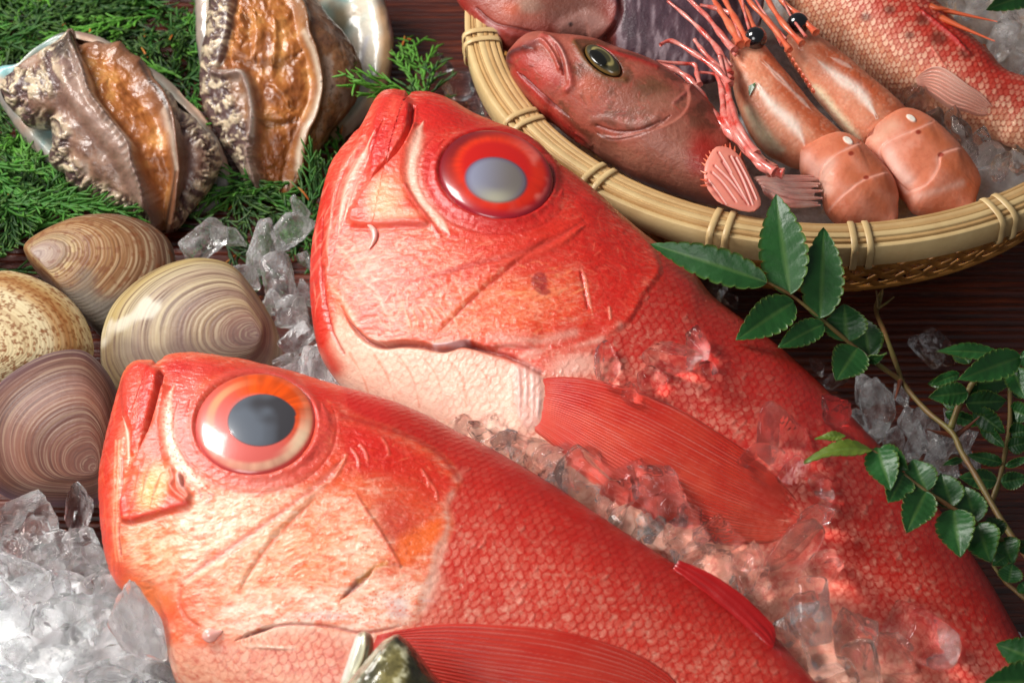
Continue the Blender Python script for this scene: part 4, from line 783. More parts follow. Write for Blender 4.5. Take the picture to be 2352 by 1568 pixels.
rock1 = thing('rockfish', 'reddish-brown rockfish with yellow-ringed black eye, jaw resting over the basket rim', 'fish', R1.O * [1, 1, 0] + [0, 0, 4]); R1.col *= .78; R1.build('body', M_SKIN2, rock1)
e = Eye(R1, EC3, 150 * k2, 66 * k2, 38, .32, .12, 30, 70)
e.col[:] = C(58, 54, 34); k = sstep(.40, .52, e.r)[:, None] * sstep(.68, .58, e.r)[:, None] * .7; e.col = e.col * (1 - k) + C(160, 146, 90) * k; k = sstep(.85, 1, e.r)[:, None]; e.col = e.col * (1 - k) + C(112, 84, 40) * k
ey = e.build('eye', M_EYE, rock1); p = Eye(R1, c2(1105, 405), 72 * k2, 40 * k2, 42, .08, -.12 - .07, 20, 40); p.col[:] = C(14, 12, 8); p.build('pupil', M_PUPIL, ey)
# red scaly fish along the back of the basket
q3 = lambda *p: Z3(p); c3 = lambda x, y: Z3([(x, y)])[0]
O3 = Z3([(300, -500), (480, -80), (560, 40), (700, 180), (860, 290), (1020, 400), (1200, 560), (1330, 650), (1520, 740), (1750, 860), (2040, 960), (2130, 1010), (2300, 1030), (2600, 980), (2800, 800), (2700, 640), (2300, 595), (2110, 545), (2000, 425), (1820, 265), (1650, 90), (1500, -40), (1200, -400), (800, -700)])
R3 = Body(O3, c3(1300, 300), 6.6, [c3(500, -300), c3(2300, 800)], (-.1, -.35, 1), ((0, 0), (.1, 1.4), (.4, 2.4), (.7, 2.0), (.92, 1.1), (1, .3)), 2.1, 420, 220)
B = R3; t = B.flat(B.T); n_ = fbm(B.P * .9, 3, 3)
k = sstep(.0, .42, t + (n_ - .5) * .2)[:, None]; B.col[:] = C(216, 150, 112) * (1 - k) + C(190, 36, 20) * k
h, rim, rnd = scales(B.flat(B.X), B.flat(B.v), .30, .15); B.disp += h * .025
k = ((1 - rim) * (.25 + .75 * (rnd > .45)) * (.28 + .6 * sstep(.55, .1, t)))[:, None]; B.col = B.col * (1 - k) + C(242, 196, 164) * k; k = (rim * .75)[:, None]; B.col = B.col * (1 - k) + C(176, 34, 22) * k
for x, y, r in ((1300, 70, 40), (1130, 120, 40), (1530, 140, 50), (1640, 270, 60), (1840, 370, 50), (1440, 250, 30)): bz(B, c3(x, y), r, r * .8, C(90, 40, 26), .7)
B.line(q3((1650, 120), (1850, 300), (2000, 440), (2110, 550)), 40 * k2, C(200, 40, 28), .7); B.line(q3((1600, 340), (1660, 430), (1700, 480)), 10 * k2, C(230, 120, 100), .7, .05)
for y in (0, 40, 80): B.line(q3((1500 + y, 60 + y), (1650 + y, 180 + y), (1780 + y, 300 + y)), 12 * k2, C(186, 20, 20), .5, .05)
sf = thing('scaly_red_fish', 'red scaly fish with dark blotches and pale belly lying at the back of the basket', 'fish', R3.O * [1, 1, 0] + [0, 0, 3]); R3.build('body', M_SKIN2, sf)
fin(R3, Z3([(1480, 560), (1560, 500), (1640, 480), (1740, 530), (1850, 610), (1950, 670), (2040, 780)]), Z3([(1490, 600), (1560, 660), (1620, 700), (1720, 770), (1830, 790), (1930, 820), (2030, 800)]), 'pectoral_fin', mat('pale_fin', attr='alpha', rough=.3, coat=.5, coat_rough=.1), sf, .1, 70, 90, rays_=8, c0=C(232, 190, 172), c1=C(220, 140, 118), amp=.10, thin=.7)
M_SPINE = mat('orange_spine', base=C(206, 92, 52), rough=.35, coat=.4)
for a, b_ in ((((1640, 60), (1760, 90)), (2050, 152)), (((1650, 120), (1800, 190)), (2032, 288)), (((1580, 40), (1640, 60)), (1720, 66)), (((1950, 330), (2000, 400)), (2045, 440))):
    P = np.vstack([R3.surf(Z3([a[0]])), R3.surf(Z3([a[0]])) + (onz(Z3([a[1]]), 8)[0] - onz(Z3([a[0]]), 8)[0]), R3.surf(Z3([a[0]])) + (onz(Z3([b_]), 8)[0] - onz(Z3([a[0]]), 8)[0])]); P = catmull(P, 5)
    v, f = tube(P, np.linspace(.16, .02, len(P)), 8); obj('fin_spine', v, f, M_SPINE, sf)

# ------------------------------------------------------------------ two shrimp
M_SHR = mat('wet_shrimp_shell', attr=True, rough=.5, spec=.3, coat=.10, coat_rough=.12, sss=.25, sss_s=.004, bump=.15, bump_scale=500, bump_dist=.0005, mottle=.18, mottle_scale=240)
M_LEG = mat('red_shrimp_leg', base=C(196, 62, 50), rough=.25, coat=.6, coat_rough=.1, sss=.2, sss_s=.002, mottle=.75, mottle_scale=150, mottle_col=C(236, 176, 164))
M_FEEL = mat('orange_feeler', base=C(206, 84, 54), rough=.28, coat=.5, mottle=.6, mottle_scale=130, mottle_col=C(226, 140, 100), sss=.2, sss_s=.002)
M_SWIM = mat('pale_swimmeret', base=C(240, 186, 172), rough=.35, coat=.3, sss=.3, sss_s=.003, mottle=.6, mottle_scale=110, mottle_col=C(214, 110, 96))
M_BEAD = mat('black_bead_eye', base=(.006, .005, .007), rough=.18, coat=1, coat_rough=.05)
NS = (-.05, -.42, 1)
SBASE, SDARK, CREAM, SPINK = C(222, 142, 108), C(194, 92, 54), C(246, 236, 200), C(246, 190, 172)
def bead(name, px, B, r, parent, lift=.15):
    P = B.surf([px])[0] + B.n * lift; n = 20; th = np.linspace(.02, math.pi - .02, n); a = np.arange(28) / 28 * 2 * math.pi
    V = P + r * np.stack([np.sin(th)[:, None] * np.cos(a), np.sin(th)[:, None] * np.sin(a), np.cos(th)[:, None] * np.ones(28)], -1).reshape(-1, 3)
    return obj(name, V, gridF(n, 28, wrap=True), M_BEAD, parent)
def limb(name, pts, z, r0, r1, m, parent, zs=None, seg=True):
    P = catmull(np.vstack([onz([p], z if zs is None else zz)[0] for p, zz in zip(pts, zs if zs is not None else [z] * len(pts))]), 6)
    rr = np.linspace(r0, r1, len(P))
    if seg: rr = rr * (1 + .18 * np.cos(np.linspace(0, math.pi * 2 * max(1, len(pts) - 1), len(P))))
    v, f = tube(P, rr, 8); return obj(name, v, f, m, parent)
sh1 = thing('shrimp', 'orange-pink shrimp with a green leaf scrap on its shell, nearer the rockfish', 'shrimp', (13, 10, 4), 'shrimp in the basket')
sh2 = thing('shrimp', 'orange-pink shrimp between the other shrimp and the red scaly fish', 'shrimp', (17, 12, 4), 'shrimp in the basket')
def carapace(out, at, z, ax, W, parent, stripes, cream, dark):
    B = Body(Z3(out), c3(*at), z, [c3(*ax[0]), c3(*ax[1])], NS, W, 2.4, 300, 180); B.col[:] = SBASE
    n_ = fbm(B.P * 1.6, 3, 12); k = sstep(.45, .7, n_)[:, None] * .45; B.col = B.col * (1 - k) + C(230, 172, 142) * k; B.disp += (n_ - .5) * .04
    for pl in dark: B.line(Z3(pl[0]), pl[1] * k2, SDARK, .85, wob=5)
    for pl in cream: B.poly(Z3(pl), CREAM, 12, .92, .0, wob=4)
    g_ = fbm(B.P * 9, 3, 15); k = sstep(.52, .7, g_)[:, None] * .16; B.col = B.col * (1 - k) + C(176, 84, 52) * k; k = sstep(.46, .3, g_)[:, None] * .15; B.col = B.col * (1 - k) + C(244, 206, 180) * k; B.disp += (g_ - .5) * .03
    for pl, ww, al in stripes: B.line(Z3(pl), ww * 1.25 * k2, C(250, 230, 216), al, .02, taper=(.25, .25), wob=7)
    B.build('carapace', M_SHR, parent); return B
CW = ((0, 0), (.04, .5), (.2, .85), (.5, 1.1), (.8, 1.15), (.95, 1.1), (1, .85))
SB1 = carapace([(180, 310), (250, 245), (330, 240), (430, 345), (520, 460), (620, 580), (730, 720), (830, 830), (940, 930), (990, 1000), (960, 1080), (860, 1120), (740, 1150), (640, 1160), (540, 1120), (430, 1062), (330, 950), (260, 800), (210, 640), (190, 480)], (500, 750), 7.1, ((240, 260), (850, 1080)), CW, sh1,
    [(((375, 590), (430, 680), (510, 770), (610, 860), (680, 950), (712, 1050)), 30, .9), (((400, 420), (520, 540), (640, 660), (780, 800)), 9, .45), (((330, 600), (400, 620)), 22, .5)],
    [[(290, 760), (340, 770), (420, 880), (520, 1000), (560, 1060), (500, 1080), (420, 1020), (340, 900)]], [(((450, 400), (600, 600), (760, 770), (900, 930)), 70), (((560, 620), (720, 800), (860, 960)), 60)])
SB2 = carapace([(560, 300), (600, 235), (680, 215), (780, 260), (900, 345), (1030, 450), (1160, 565), (1280, 660), (1380, 750), (1420, 800), (1380, 870), (1290, 950), (1190, 1010), (1110, 1010), (1000, 920), (880, 790), (770, 660), (690, 540), (610, 430), (570, 360)], (1000, 600), 7.3, ((600, 250), (1300, 900)), CW, sh2,
    [(((760, 390), (860, 480), (980, 570), (1080, 640), (1160, 740), (1210, 820)), 26, .85), (((880, 400), (960, 440), (1040, 480)), 9, .4)],
    [[(770, 620), (830, 640), (960, 790), (1080, 940), (1110, 1000), (1050, 970), (930, 830)]], [(((900, 380), (1080, 540), (1260, 700), (1370, 780)), 60), (((800, 340), (1000, 490), (1180, 640)), 40)])
def abdomen(out, at, z, ax, parent, arcs, spots, white, warm):
    B = Body(Z3(out), c3(*at), z, [c3(*ax[0]), c3(*ax[1])], NS, ((0, .85), (.1, 1.0), (.4, 1.15), (.7, 1.0), (1, .3)), 2.4, 300, 190); B.col[:] = C(228, 134, 100)
    n_ = fbm(B.P * 1.3, 3, 12); k = sstep(.45, .7, n_)[:, None] * .3; B.col = B.col * (1 - k) + SPINK * k; g_ = fbm(B.P * 8, 3, 15); k = sstep(.52, .7, g_)[:, None] * .22; B.col = B.col * (1 - k) + C(206, 100, 70) * k; B.disp += (n_ - .5) * .05 + (g_ - .5) * .015
    for pl, ww, cl in warm: B.line(Z3(pl), ww * k2, cl, .8, wob=6)
    for pl in arcs: B.step(Z3(pl), .06, 50, 1, None, soft=4, wob=3); B.line(Z3(pl), 8 * k2, C(200, 112, 84), .6, -.02, wob=2); B.line([(x_ - 4, y_ + 3) for x_, y_ in Z3(pl)], 14 * k2, C(248, 200, 184), .35, 0, wob=4)
    for x, y in spots: bz(B, c3(x, y), 20, 16, C(150, 44, 24), .9, soft=.4, wob=.3)
    for x, y in white: bz(B, c3(x, y), 40, 20, C(252, 240, 226), .95, .05, rot=35, soft=.2, wob=.1)
    B.build('abdomen', M_SHR, parent); return B
AB1 = abdomen([(668, 1120), (700, 1085), (780, 1030), (880, 972), (980, 955), (1090, 1010), (1200, 1110), (1300, 1220), (1350, 1320), (1360, 1430), (1310, 1600), (1000, 1600), (850, 1480), (815, 1330), (740, 1270), (680, 1220)], (1000, 1250), 6.15, ((720, 1080), (1250, 1500)), sh1,
    [[(1090, 1000), (930, 1080), (830, 1170), (800, 1290)], [(1290, 1200), (1120, 1260), (960, 1380), (860, 1500)]], [(1028, 1080), (1135, 1245)], [(1008, 985)],
    [(((720, 1120), (760, 1180), (780, 1230)), 60, SPINK), (((880, 1150), (840, 1240), (860, 1330)), 50, C(240, 190, 170)), (((980, 1000), (1150, 1120), (1300, 1300)), 70, C(206, 108, 70)), (((1000, 1200), (1150, 1350), (1250, 1450)), 70, C(214, 116, 76))])
AB2 = abdomen([(1125, 1020), (1190, 950), (1290, 850), (1380, 790), (1470, 785), (1580, 840), (1700, 940), (1840, 1090), (1930, 1230), (1925, 1330), (1830, 1500), (1500, 1500), (1400, 1400), (1270, 1260), (1150, 1090)], (1500, 1100), 6.3, ((1180, 920), (1780, 1380)), sh2,
    [[(1600, 850), (1500, 900), (1330, 970), (1240, 1050), (1290, 1180), (1420, 1330)], [(1800, 1030), (1660, 1080), (1640, 1180), (1560, 1290), (1430, 1340)]], [(1655, 1085), (1500, 930)], [(1450, 828)],
    [(((1180, 1000), (1260, 920), (1330, 870)), 50, C(238, 178, 150)), (((1290, 1060), (1340, 1160), (1420, 1260)), 55, C(242, 196, 180)), (((1450, 830), (1650, 980), (1840, 1160)), 60, C(206, 110, 70)), (((1700, 1150), (1800, 1230), (1860, 1300)), 70, C(210, 108, 62)), (((1480, 1380), (1650, 1330), (1800, 1280)), 30, C(240, 180, 160))])
bead('eye', c3(360, 292), SB1, 1.12 * .42, sh1, .28); bead('eye', c3(652, 218), SB2, .46, sh2, .6)
def dd(*p): return ZD(p)
# horns, feelers and legs
for pts, r0, r1, sh, m, z in (
    (dd((700, 330), (600, 150), (520, 0), (450, -160)), .16, .08, sh1, M_FEEL, 9.0), (dd((640, 340), (560, 200), (470, 60), (400, -60)), .2, .08, sh1, M_FEEL, 8.9),
    (dd((590, 380), (480, 250), (380, 120), (260, 0)), .16, .06, sh1, M_LEG, 8.8), (dd((560, 560), (470, 380), (350, 240), (210, 110), (90, 10)), .15, .06, sh1, M_LEG, 8.6),
    (dd((760, 260), (680, 90), (600, -60)), .16, .08, sh1, M_FEEL, 9.1), (dd((560, 100), (430, 60), (330, 40)), .13, .06, sh1, M_LEG, 8.9),
    (dd((1100, 330), (960, 180), (860, 30), (780, -120)), .15, .08, sh2, M_FEEL, 9.4), (dd((1010, 380), (860, 180), (720, 30), (620, -120)), .13, .08, sh2, M_FEEL, 9.2),
    (dd((1206, 250), (1080, 120), (960, 20), (870, -80)), .16, .07, sh2, M_FEEL, 9.3), (dd((960, 330), (830, 150), (690, 0)), .14, .06, sh2, M_LEG, 9.0)):
    limb('feeler', pts, z, r0, r1, m, sh)
for pts, z, sh in ((dd((640, 300), (560, 80), (500, -120)), 9.0, sh1), (dd((720, 280), (660, 60), (640, -120)), 9.2, sh1), (dd((600, 420), (500, 300), (420, 180), (300, 60), (180, -60)), 8.7, sh1), (dd((570, 500), (430, 330), (300, 200)), 8.6, sh1), (dd((1060, 300), (900, 80), (820, -120)), 9.3, sh2), (dd((1130, 280), (1010, 110), (930, -60)), 9.4, sh2), (dd((980, 300), (800, 80), (700, -100)), 9.2, sh2)):
    limb('antenna', pts, z, .075, .03, M_LEG, sh, seg=False)
for pts, r0, r1, z in (
    (dd((560, 640), (450, 520), (280, 400), (120, 310), (30, 340)), .15, .07, 8.7), (dd((570, 600), (440, 480), (340, 370), (290, 300)), .13, .08, 8.6),
    (dd((880, 1290), (700, 1130), (560, 1000), (440, 880), (340, 720), (250, 600), (130, 520), (-10, 480)), .26, .10, 8.2), (dd((800, 1240), (640, 1060), (520, 880), (500, 700), (460, 560)), .22, .1, 8.4),
    (dd((900, 1300), (740, 1180), (620, 1020), (560, 860), (540, 720)), .2, .1, 8.6), (dd((760, 1160), (640, 980), (580, 820), (540, 660), (480, 420)), .16, .08, 8.7),
    (dd((330, 640), (310, 560), (290, 490), (190, 480), (0, 462)), .12, .06, 8.3), (dd((560, 760), (480, 580), (330, 545)), .1, .05, 8.4), (dd((960, 1310), (800, 1260), (690, 1150)), .2, .12, 8.5)):
    limb('leg', pts, z, r0, r1, M_LEG, sh1)
# small spines along the back of the second shrimp
for i in range(9):
    p0 = np.array((985, 380)) + i * np.array((25, 38)); limb('spine', ZD([p0, p0 + (-14, 6)]), 9.0, .13, .05, M_SHR if False else M_FEEL, sh2, seg=False)
def fanpiece(name, out, at, z, ax, parent, ribs, c0, W=.35):
    B = Body(ZD(out), ZD([at])[0], z, ZD(ax), NS, ((0, .05), (.2, W), (.8, W), (1, .05)), 2.0, 110, 80, smooth=3); B.col[:] = c0
    for pl in ribs: B.line(ZD(pl), 9 / 3.28, C(190, 60, 50), .7, -.05); B.line([(x + 3, y) for x, y in ZD(pl)], 6 / 3.28, C(246, 206, 196), .7, .04)
    return B.build(name, M_SHR, parent)
fanpiece('tail_fan', [(368, 1250), (395, 1190), (430, 1130), (480, 1105), (560, 1120), (640, 1190), (700, 1310), (770, 1450), (790, 1550), (700, 1600), (500, 1540), (420, 1470), (365, 1370)], (560, 1350), 7.9, [(440, 1120), (720, 1560)], sh1,
    [((420, 1300), (500, 1380), (600, 1520)), ((440, 1250), (560, 1370), (660, 1500)), ((500, 1220), (600, 1380), (690, 1540)), ((600, 1190), (680, 1340), (750, 1500)), ((560, 1180), (650, 1360), (720, 1540)), ((470, 1150), (520, 1230), (560, 1300)), ((390, 1360), (450, 1440), (520, 1540))], C(226, 136, 118), .16)
for i in range(15):
    f_ = i / 14; e_ = np.array(catmull([(366, 1400), (366, 1270), (395, 1190), (435, 1130), (490, 1098), (560, 1112), (640, 1180)], 8)[int(f_ * 47)]); d_ = unit(e_ - np.array((580, 1400))); limb('fan_spine', ZD([tuple(e_ - d_ * 20), tuple(e_ + d_ * 8), tuple(e_ + d_ * 34)]), 8.0, .07, .012, M_FEEL, sh1, seg=False)
for i in range(13):
    y0 = 1342 + 8 * i; y1 = 1322 + 18 * i; jx = 45 * math.sin(i * 2.3); P = catmull(np.vstack([onz([p], z_)[0] for p, z_ in zip(dd((740 + 7 * i, y0), (860 + jx / 2, y0 + 4 + 3 * i), (990 + jx, (y0 + y1) / 2 + 8 + 4 * i), (1210 + jx, y1 + 10)), (6.9, 6.8 + .05 * (i % 3), 6.7 + .05 * (i % 3), 6.4))]), 7)
    v, f = tube(P, .03 + .11 * np.sin(np.linspace(.1, math.pi - .05, len(P))), 8); obj('swimmeret', v, f, M_SWIM, sh1)
# scrap of leaf on the shell
M_LEAF0 = mat('leaf_scrap_green', base=C(48, 92, 38), rough=.4, coat=.3)
P = SB1.surf(Z3([(310, 610), (335, 598), (362, 585), (352, 620), (340, 640), (318, 684), (312, 650)])) + SB1.n * .1
sc = obj('leaf_scrap', np.vstack([P, P - SB1.n * .04]), [tuple(range(7)), tuple(range(13, 6, -1))] + [(i, 7 + i, 7 + (i + 1) % 7, (i + 1) % 7) for i in range(7)], M_LEAF0, smooth=False); tag(sc, 'tiny torn scrap of green leaf lying on the shrimp', 'leaf')
# ------------------------------------------------------------------ abalone
M_ABA = mat('wet_abalone_flesh', attr=True, rough=.36, coat=.35, coat_rough=.14, sss=.12, sss_s=.003, bump=.5, bump_scale=330, bump_dist=.001, mottle=.35, mottle_scale=150)
M_NACRE = mat('abalone_shell', attr=True, rough=.3, coat=.5, coat_rough=.12, bump=.3, bump_scale=160, bump_dist=.001)
q1 = lambda *p: Z1(p); c1 = lambda x, y: Z1([(x, y)])[0]; k1 = 1 / 2.351 / 1.088
def ab1(B, c, rx, ry, col, a=1, disp=0, rot=0, soft=.6, wob=.2): B.blob(c1(*c), rx * k1, ry * k1, col, a, disp, rot, soft, wob)
def frill(B, out, skip, depth=70, seed=5):
    """cream and purple-brown warty skirt round the foot"""
    o = catmull(out, 4, True); d, sg, f = polydist(B.px, np.vstack([o, o[:1]])); sk = catmull(skip, 4, True); ds, _, _ = polydist(B.px, np.vstack([sk, sk[:1]])); ds = np.where(inside(B.px, sk), 0, ds)
    m = sstep(depth * k1 * 1.25, depth * k1 * .5, d) * sstep(8 * k1, 50 * k1, ds)
    ru = f * len(o) * .75 + (fbm(B.P * .8, 2, seed) - .5) * 2.6; rows = np.sin(ru * 2.6) * .5 + .5; w = fbm(np.stack([ru * 2.2, d * .10, d * 0], 1), 3, seed + 3)
    lump = np.clip(rows * .3 + w * 1.05 - .32, 0, 1); g = sstep(.25, .62, lump)
    col = C(88, 66, 64)[None] * (1 - g)[:, None] + (C(210, 192, 162) * (.75 + .4 * fbm(B.P * 2, 2, 4))[:, None]) * g[:, None]
    B.col = B.col * (1 - m[:, None]) + col * m[:, None]; B.disp += m * (lump - .3) * .42 * sstep(0, 26, d)
def foot_tone(B, seed, base=C(146, 112, 92)):
    B.head = np.ones(len(B.P)); B.col[:] = base; n_ = fbm(B.P * 1.5, 4, seed); k = sstep(.48, .7, n_)[:, None] * .7; B.col = B.col * (1 - k) + C(92, 62, 52) * k; k = sstep(.48, .3, n_)[:, None] * .6; B.col = B.col * (1 - k) + C(184, 164, 150) * k; B.disp += (n_ - .5) * .25
def sole(B, pts, dp, seed):
    B.poly(pts, C(172, 104, 46), 9, .96, dp, wob=2); o = catmull(pts, 4, True); m = inside(B.px, o); n_ = fbm(B.P * [1.6, 1.0, 1], 4, seed); r = ridge(B.P * 1.4, seed + 2)
    k = (sstep(.45, .68, n_) * m * .7)[:, None]; B.col = B.col * (1 - k) + C(116, 58, 22) * k; k = (sstep(.48, .3, n_) * m * .6)[:, None]; B.col = B.col * (1 - k) + C(208, 150, 84) * k; B.disp += m * (r - .5) * .16 + m * (n_ - .5) * .2
def shellbowl(out, at, z, ax, n, name, parent, seed, W=1.0):
    B = Body(out, at, z, ax, n, ((0, .1), (.2, W), (.8, W), (1, .1)), 3.0, 150, 110); n_ = fbm(B.P * .8, 3, seed); h = fbm(B.P * 1.5, 3, seed + 5)
    B.col[:] = C(214, 206, 186); k = sstep(.45, .7, n_)[:, None]; B.col = B.col * (1 - k) + C(150, 184, 182) * k; k = sstep(.5, .3, n_)[:, None] * .7; B.col = B.col * (1 - k) + C(226, 178, 150) * k; k = sstep(.58, .72, h)[:, None] * .5; B.col = B.col * (1 - k) + C(240, 232, 214) * k
    t = B.flat(B.T); q = 1 - np.abs(2 * t - 1) ** 2; sx = B.flat(B.s); q = q * (1 - np.abs(2 * sx - 1) ** 3); rimm = sstep(.34, .12, q); k = (rimm * .75)[:, None]; B.col = B.col * (1 - k) + C(112, 84, 78) * k
    B.disp += -sstep(.2, .6, q) * .75 * W + (h - .5) * .12; return B
NA = (-.05, -.5, 1)
abA = thing('abalone', 'abalone with its brown foot folded into a narrow groove, beside the brown clam', 'abalone', (-14.5, 8, 0), 'abalone on the cypress')
abB = thing('abalone', 'abalone with broad open orange-brown foot, behind the rear red fish', 'abalone', (-9, 12, 0), 'abalone on the cypress')
oS = Z1([(-40, 420), (60, 395), (150, 378), (230, 300), (320, 235), (420, 203), (560, 222), (700, 285), (850, 385), (980, 470), (1100, 590), (1200, 690), (1290, 840), (1350, 1000), (1340, 1120), (1250, 1230), (1080, 1290), (800, 1270), (600, 1180), (430, 1100), (320, 1010), (230, 920), (130, 810), (60, 700), (0, 600), (-50, 500)])
B = shellbowl(oS, c1(650, 750), 1.6, [c1(100, 400), c1(1200, 1150)], NA, 'shell', abA, 3); SA = B; ab1(B, (40, 410), 110, 40, C(130, 186, 190), .9); ab1(B, (210, 450), 80, 50, C(30, 34, 44), .95, -.3, rot=25, soft=.3); ab1(B, (300, 320), 120, 60, C(226, 190, 160), .7, rot=-30); B.line(q1((1060, 540), (1130, 610), (1220, 720)), 16 * k1, C(246, 206, 176), .9); B.build('shell', M_NACRE, abA)
oF = Z1([(0, 500), (70, 480), (180, 495), (300, 462), (390, 400), (330, 320), (330, 260), (410, 215), (480, 235), (570, 255), (690, 285), (800, 380), (880, 480), (1000, 560), (1100, 650), (1200, 760), (1280, 850), (1300, 950), (1250, 1080), (1150, 1200), (1050, 1330), (960, 1372), (890, 1340), (780, 1275), (680, 1232), (560, 1165), (480, 1132), (395, 1080), (380, 1015), (300, 965), (310, 870), (300, 760), (160, 742), (105, 675), (30, 600)])
SOL = q1((428, 225), (560, 260), (690, 295), (780, 370), (850, 480), (930, 580), (985, 700), (1005, 850), (1022, 1000), (1012, 1100), (990, 1250), (962, 1362), (918, 1300), (888, 1180), (850, 1050), (800, 950), (780, 850), (700, 750), (620, 650), (556, 560), (528, 460), (480, 330))
FA = Body(oF, c1(650, 750), 2.6, [c1(350, 250), c1(1050, 1300)], NA, ((0, .1), (.1, 1.2), (.35, 2.1), (.7, 2.0), (.92, 1.2), (1, .3)), 2.0, 300, 220, head_pow=-1); B = FA
foot_tone(B, 31); frill(B, oF, SOL, 105)
B.line(q1((385, 400), (450, 560), (560, 700), (700, 850), (790, 1000), (850, 1180)), 60 * k1, C(150, 122, 110), .75, .42, wob=8); B.line(q1((350, 560), (470, 720), (600, 880), (740, 1060)), 40 * k1, C(112, 84, 74), .6, -.1, wob=10)
for i in range(22): x = 420 + i * 21; y = 430 + i * 36; ab1(B, (x + 60, y), 9, 26, C(212, 200, 190), .45, .05, rot=60, soft=.5)
sole(B, SOL, -.62, 41)
B.line(q1((415, 225), (445, 330), (500, 450), (545, 570), (615, 665), (700, 765), (775, 860), (800, 960), (850, 1070), (885, 1190), (925, 1320)), 26 * k1, C(128, 104, 92), .9, .48); B.line(q1((430, 240), (490, 350), (530, 470), (560, 570), (625, 660), (705, 755), (785, 860)), 7 * k1, C(206, 190, 170), .8, .05)
B.line(q1((690, 290), (790, 375), (860, 490), (940, 590), (1000, 720), (1020, 900), (1040, 1020), (1020, 1150), (985, 1300)), 34 * k1, C(120, 78, 52), .9, .42); B.line(q1((800, 385), (865, 490), (945, 590), (990, 700), (1012, 850), (1030, 980), (1010, 1130), (975, 1330)), 6 * k1, C(48, 34, 28), .9, -.03); B.line(q1((960, 640), (1000, 780), (1018, 900), (1036, 1000)), 8 * k1, C(200, 182, 164), .6)
ab1(B, (380, 310), 60, 70, C(66, 54, 50), .9, .25, rot=20, soft=.4); B.line(q1((1060, 620), (1110, 800), (1120, 1000), (1080, 1200)), 40 * k1, C(76, 50, 50), .7, -.2); FA.build('foot', M_ABA, abA)
# broad one
oS2 = Z1([(1180, -200), (1500, -420), (1900, -380), (2180, -150), (2270, 40), (2312, 230), (2302, 400), (2270, 520), (2200, 650), (2100, 760), (1950, 900), (1750, 950), (1500, 900), (1300, 700), (1180, 400), (1150, 100)])
B = shellbowl(oS2, c1(1750, 300), 1.8, [c1(1700, -400), c1(1750, 950)], (.1, -.5, 1), 'shell', abB, 13, 1.1); ab1(B, (2130, 300), 90, 220, C(236, 224, 206), .9, rot=8); B.line(q1((2240, 60), (2270, 240), (2250, 420), (2190, 600)), 34 * k1, C(226, 180, 134), .75, wob=8); B.line(q1((2285, 80), (2308, 250), (2298, 420)), 14 * k1, C(140, 96, 100), .9); B.line(q1((2170, 200), (2140, 330), (2150, 480)), 16 * k1, C(214, 214, 224), .8); ab1(B, (2010, 60), 70, 90, C(110, 84, 34), .8, -.2); ab1(B, (1900, 30), 60, 60, C(160, 190, 180), .8); B.build('shell', M_NACRE, abB)
oF2 = Z1([(1240, -60), (1225, 60), (1205, 200), (1185, 330), (1170, 480), (1190, 600), (1240, 720), (1300, 830), (1370, 940), (1440, 1080), (1520, 1120), (1600, 1155), (1670, 1160), (1730, 1110), (1800, 1020), (1880, 900), (1960, 760), (2060, 640), (2120, 500), (2110, 380), (2050, 270), (1960, 160), (1880, 40), (1820, -80), (1600, -260), (1350, -200)])
SOL2 = q1((1375, -60), (1352, 150), (1312, 300), (1278, 395), (1300, 425), (1420, 420), (1470, 500), (1500, 650), (1500, 800), (1492, 900), (1515, 1000), (1560, 1110), (1650, 1150), (1720, 1050), (1765, 800), (1832, 650), (1868, 500), (1840, 330), (1792, 200), (1768, 80), (1715, -60), (1560, -160))
FB = Body(oF2, c1(1600, 450), 2.7, [c1(1560, -200), c1(1640, 1150)], (.05, -.5, 1), ((0, .2), (.1, 1.3), (.4, 2.1), (.75, 1.8), (.93, 1.0), (1, .3)), 2.0, 300, 220, head_pow=-1); B = FB
foot_tone(B, 37, C(140, 96, 62)); frill(B, Z1([(1240, -60), (1225, 60), (1205, 200), (1185, 330), (1170, 480), (1190, 600), (1240, 720), (1300, 830), (1370, 940), (1440, 1080), (1480, 1000), (1420, 850), (1340, 700), (1280, 560), (1270, 420), (1300, 260), (1340, 100), (1360, -60)]), [(-500, -500), (-490, -500), (-500, -490)], 90, 9)
B.line(q1((1890, 30), (1990, 180), (2080, 290), (2100, 400), (2040, 560)), 60 * k1, C(96, 72, 60), .85, .1, wob=10, broken=.3); sole(B, SOL2, -.45, 47)
for pl in (((1400, 60), (1380, 200), (1330, 360)), ((1480, 30), (1500, 180), (1470, 330)), ((1600, 40), (1620, 200), (1590, 380)), ((1560, 470), (1650, 520), (1720, 620)), ((1540, 640), (1620, 650), (1700, 720))): B.line(Z1(pl), 26 * k1, C(186, 118, 58), .4, .12, taper=(.3, .3), wob=12)
for pl in (((1310, 330), (1500, 360), (1680, 340), (1800, 260)), ((1500, 700), (1620, 720), (1760, 700)), ((1420, 40), (1440, 160), (1400, 260))): B.line(Z1(pl), 30 * k1, C(92, 48, 20), .55, -.12, taper=(.3, .3), wob=14)
B.line(q1((1275, 425), (1350, 428), (1430, 440), (1470, 520), (1495, 660), (1490, 800), (1478, 900), (1500, 1010), (1540, 1100)), 32 * k1, C(132, 108, 98), .9, .42); B.line(q1((1300, 415), (1420, 425), (1468, 500), (1497, 660), (1496, 800)), 8 * k1, C(206, 196, 184), .8, .04)
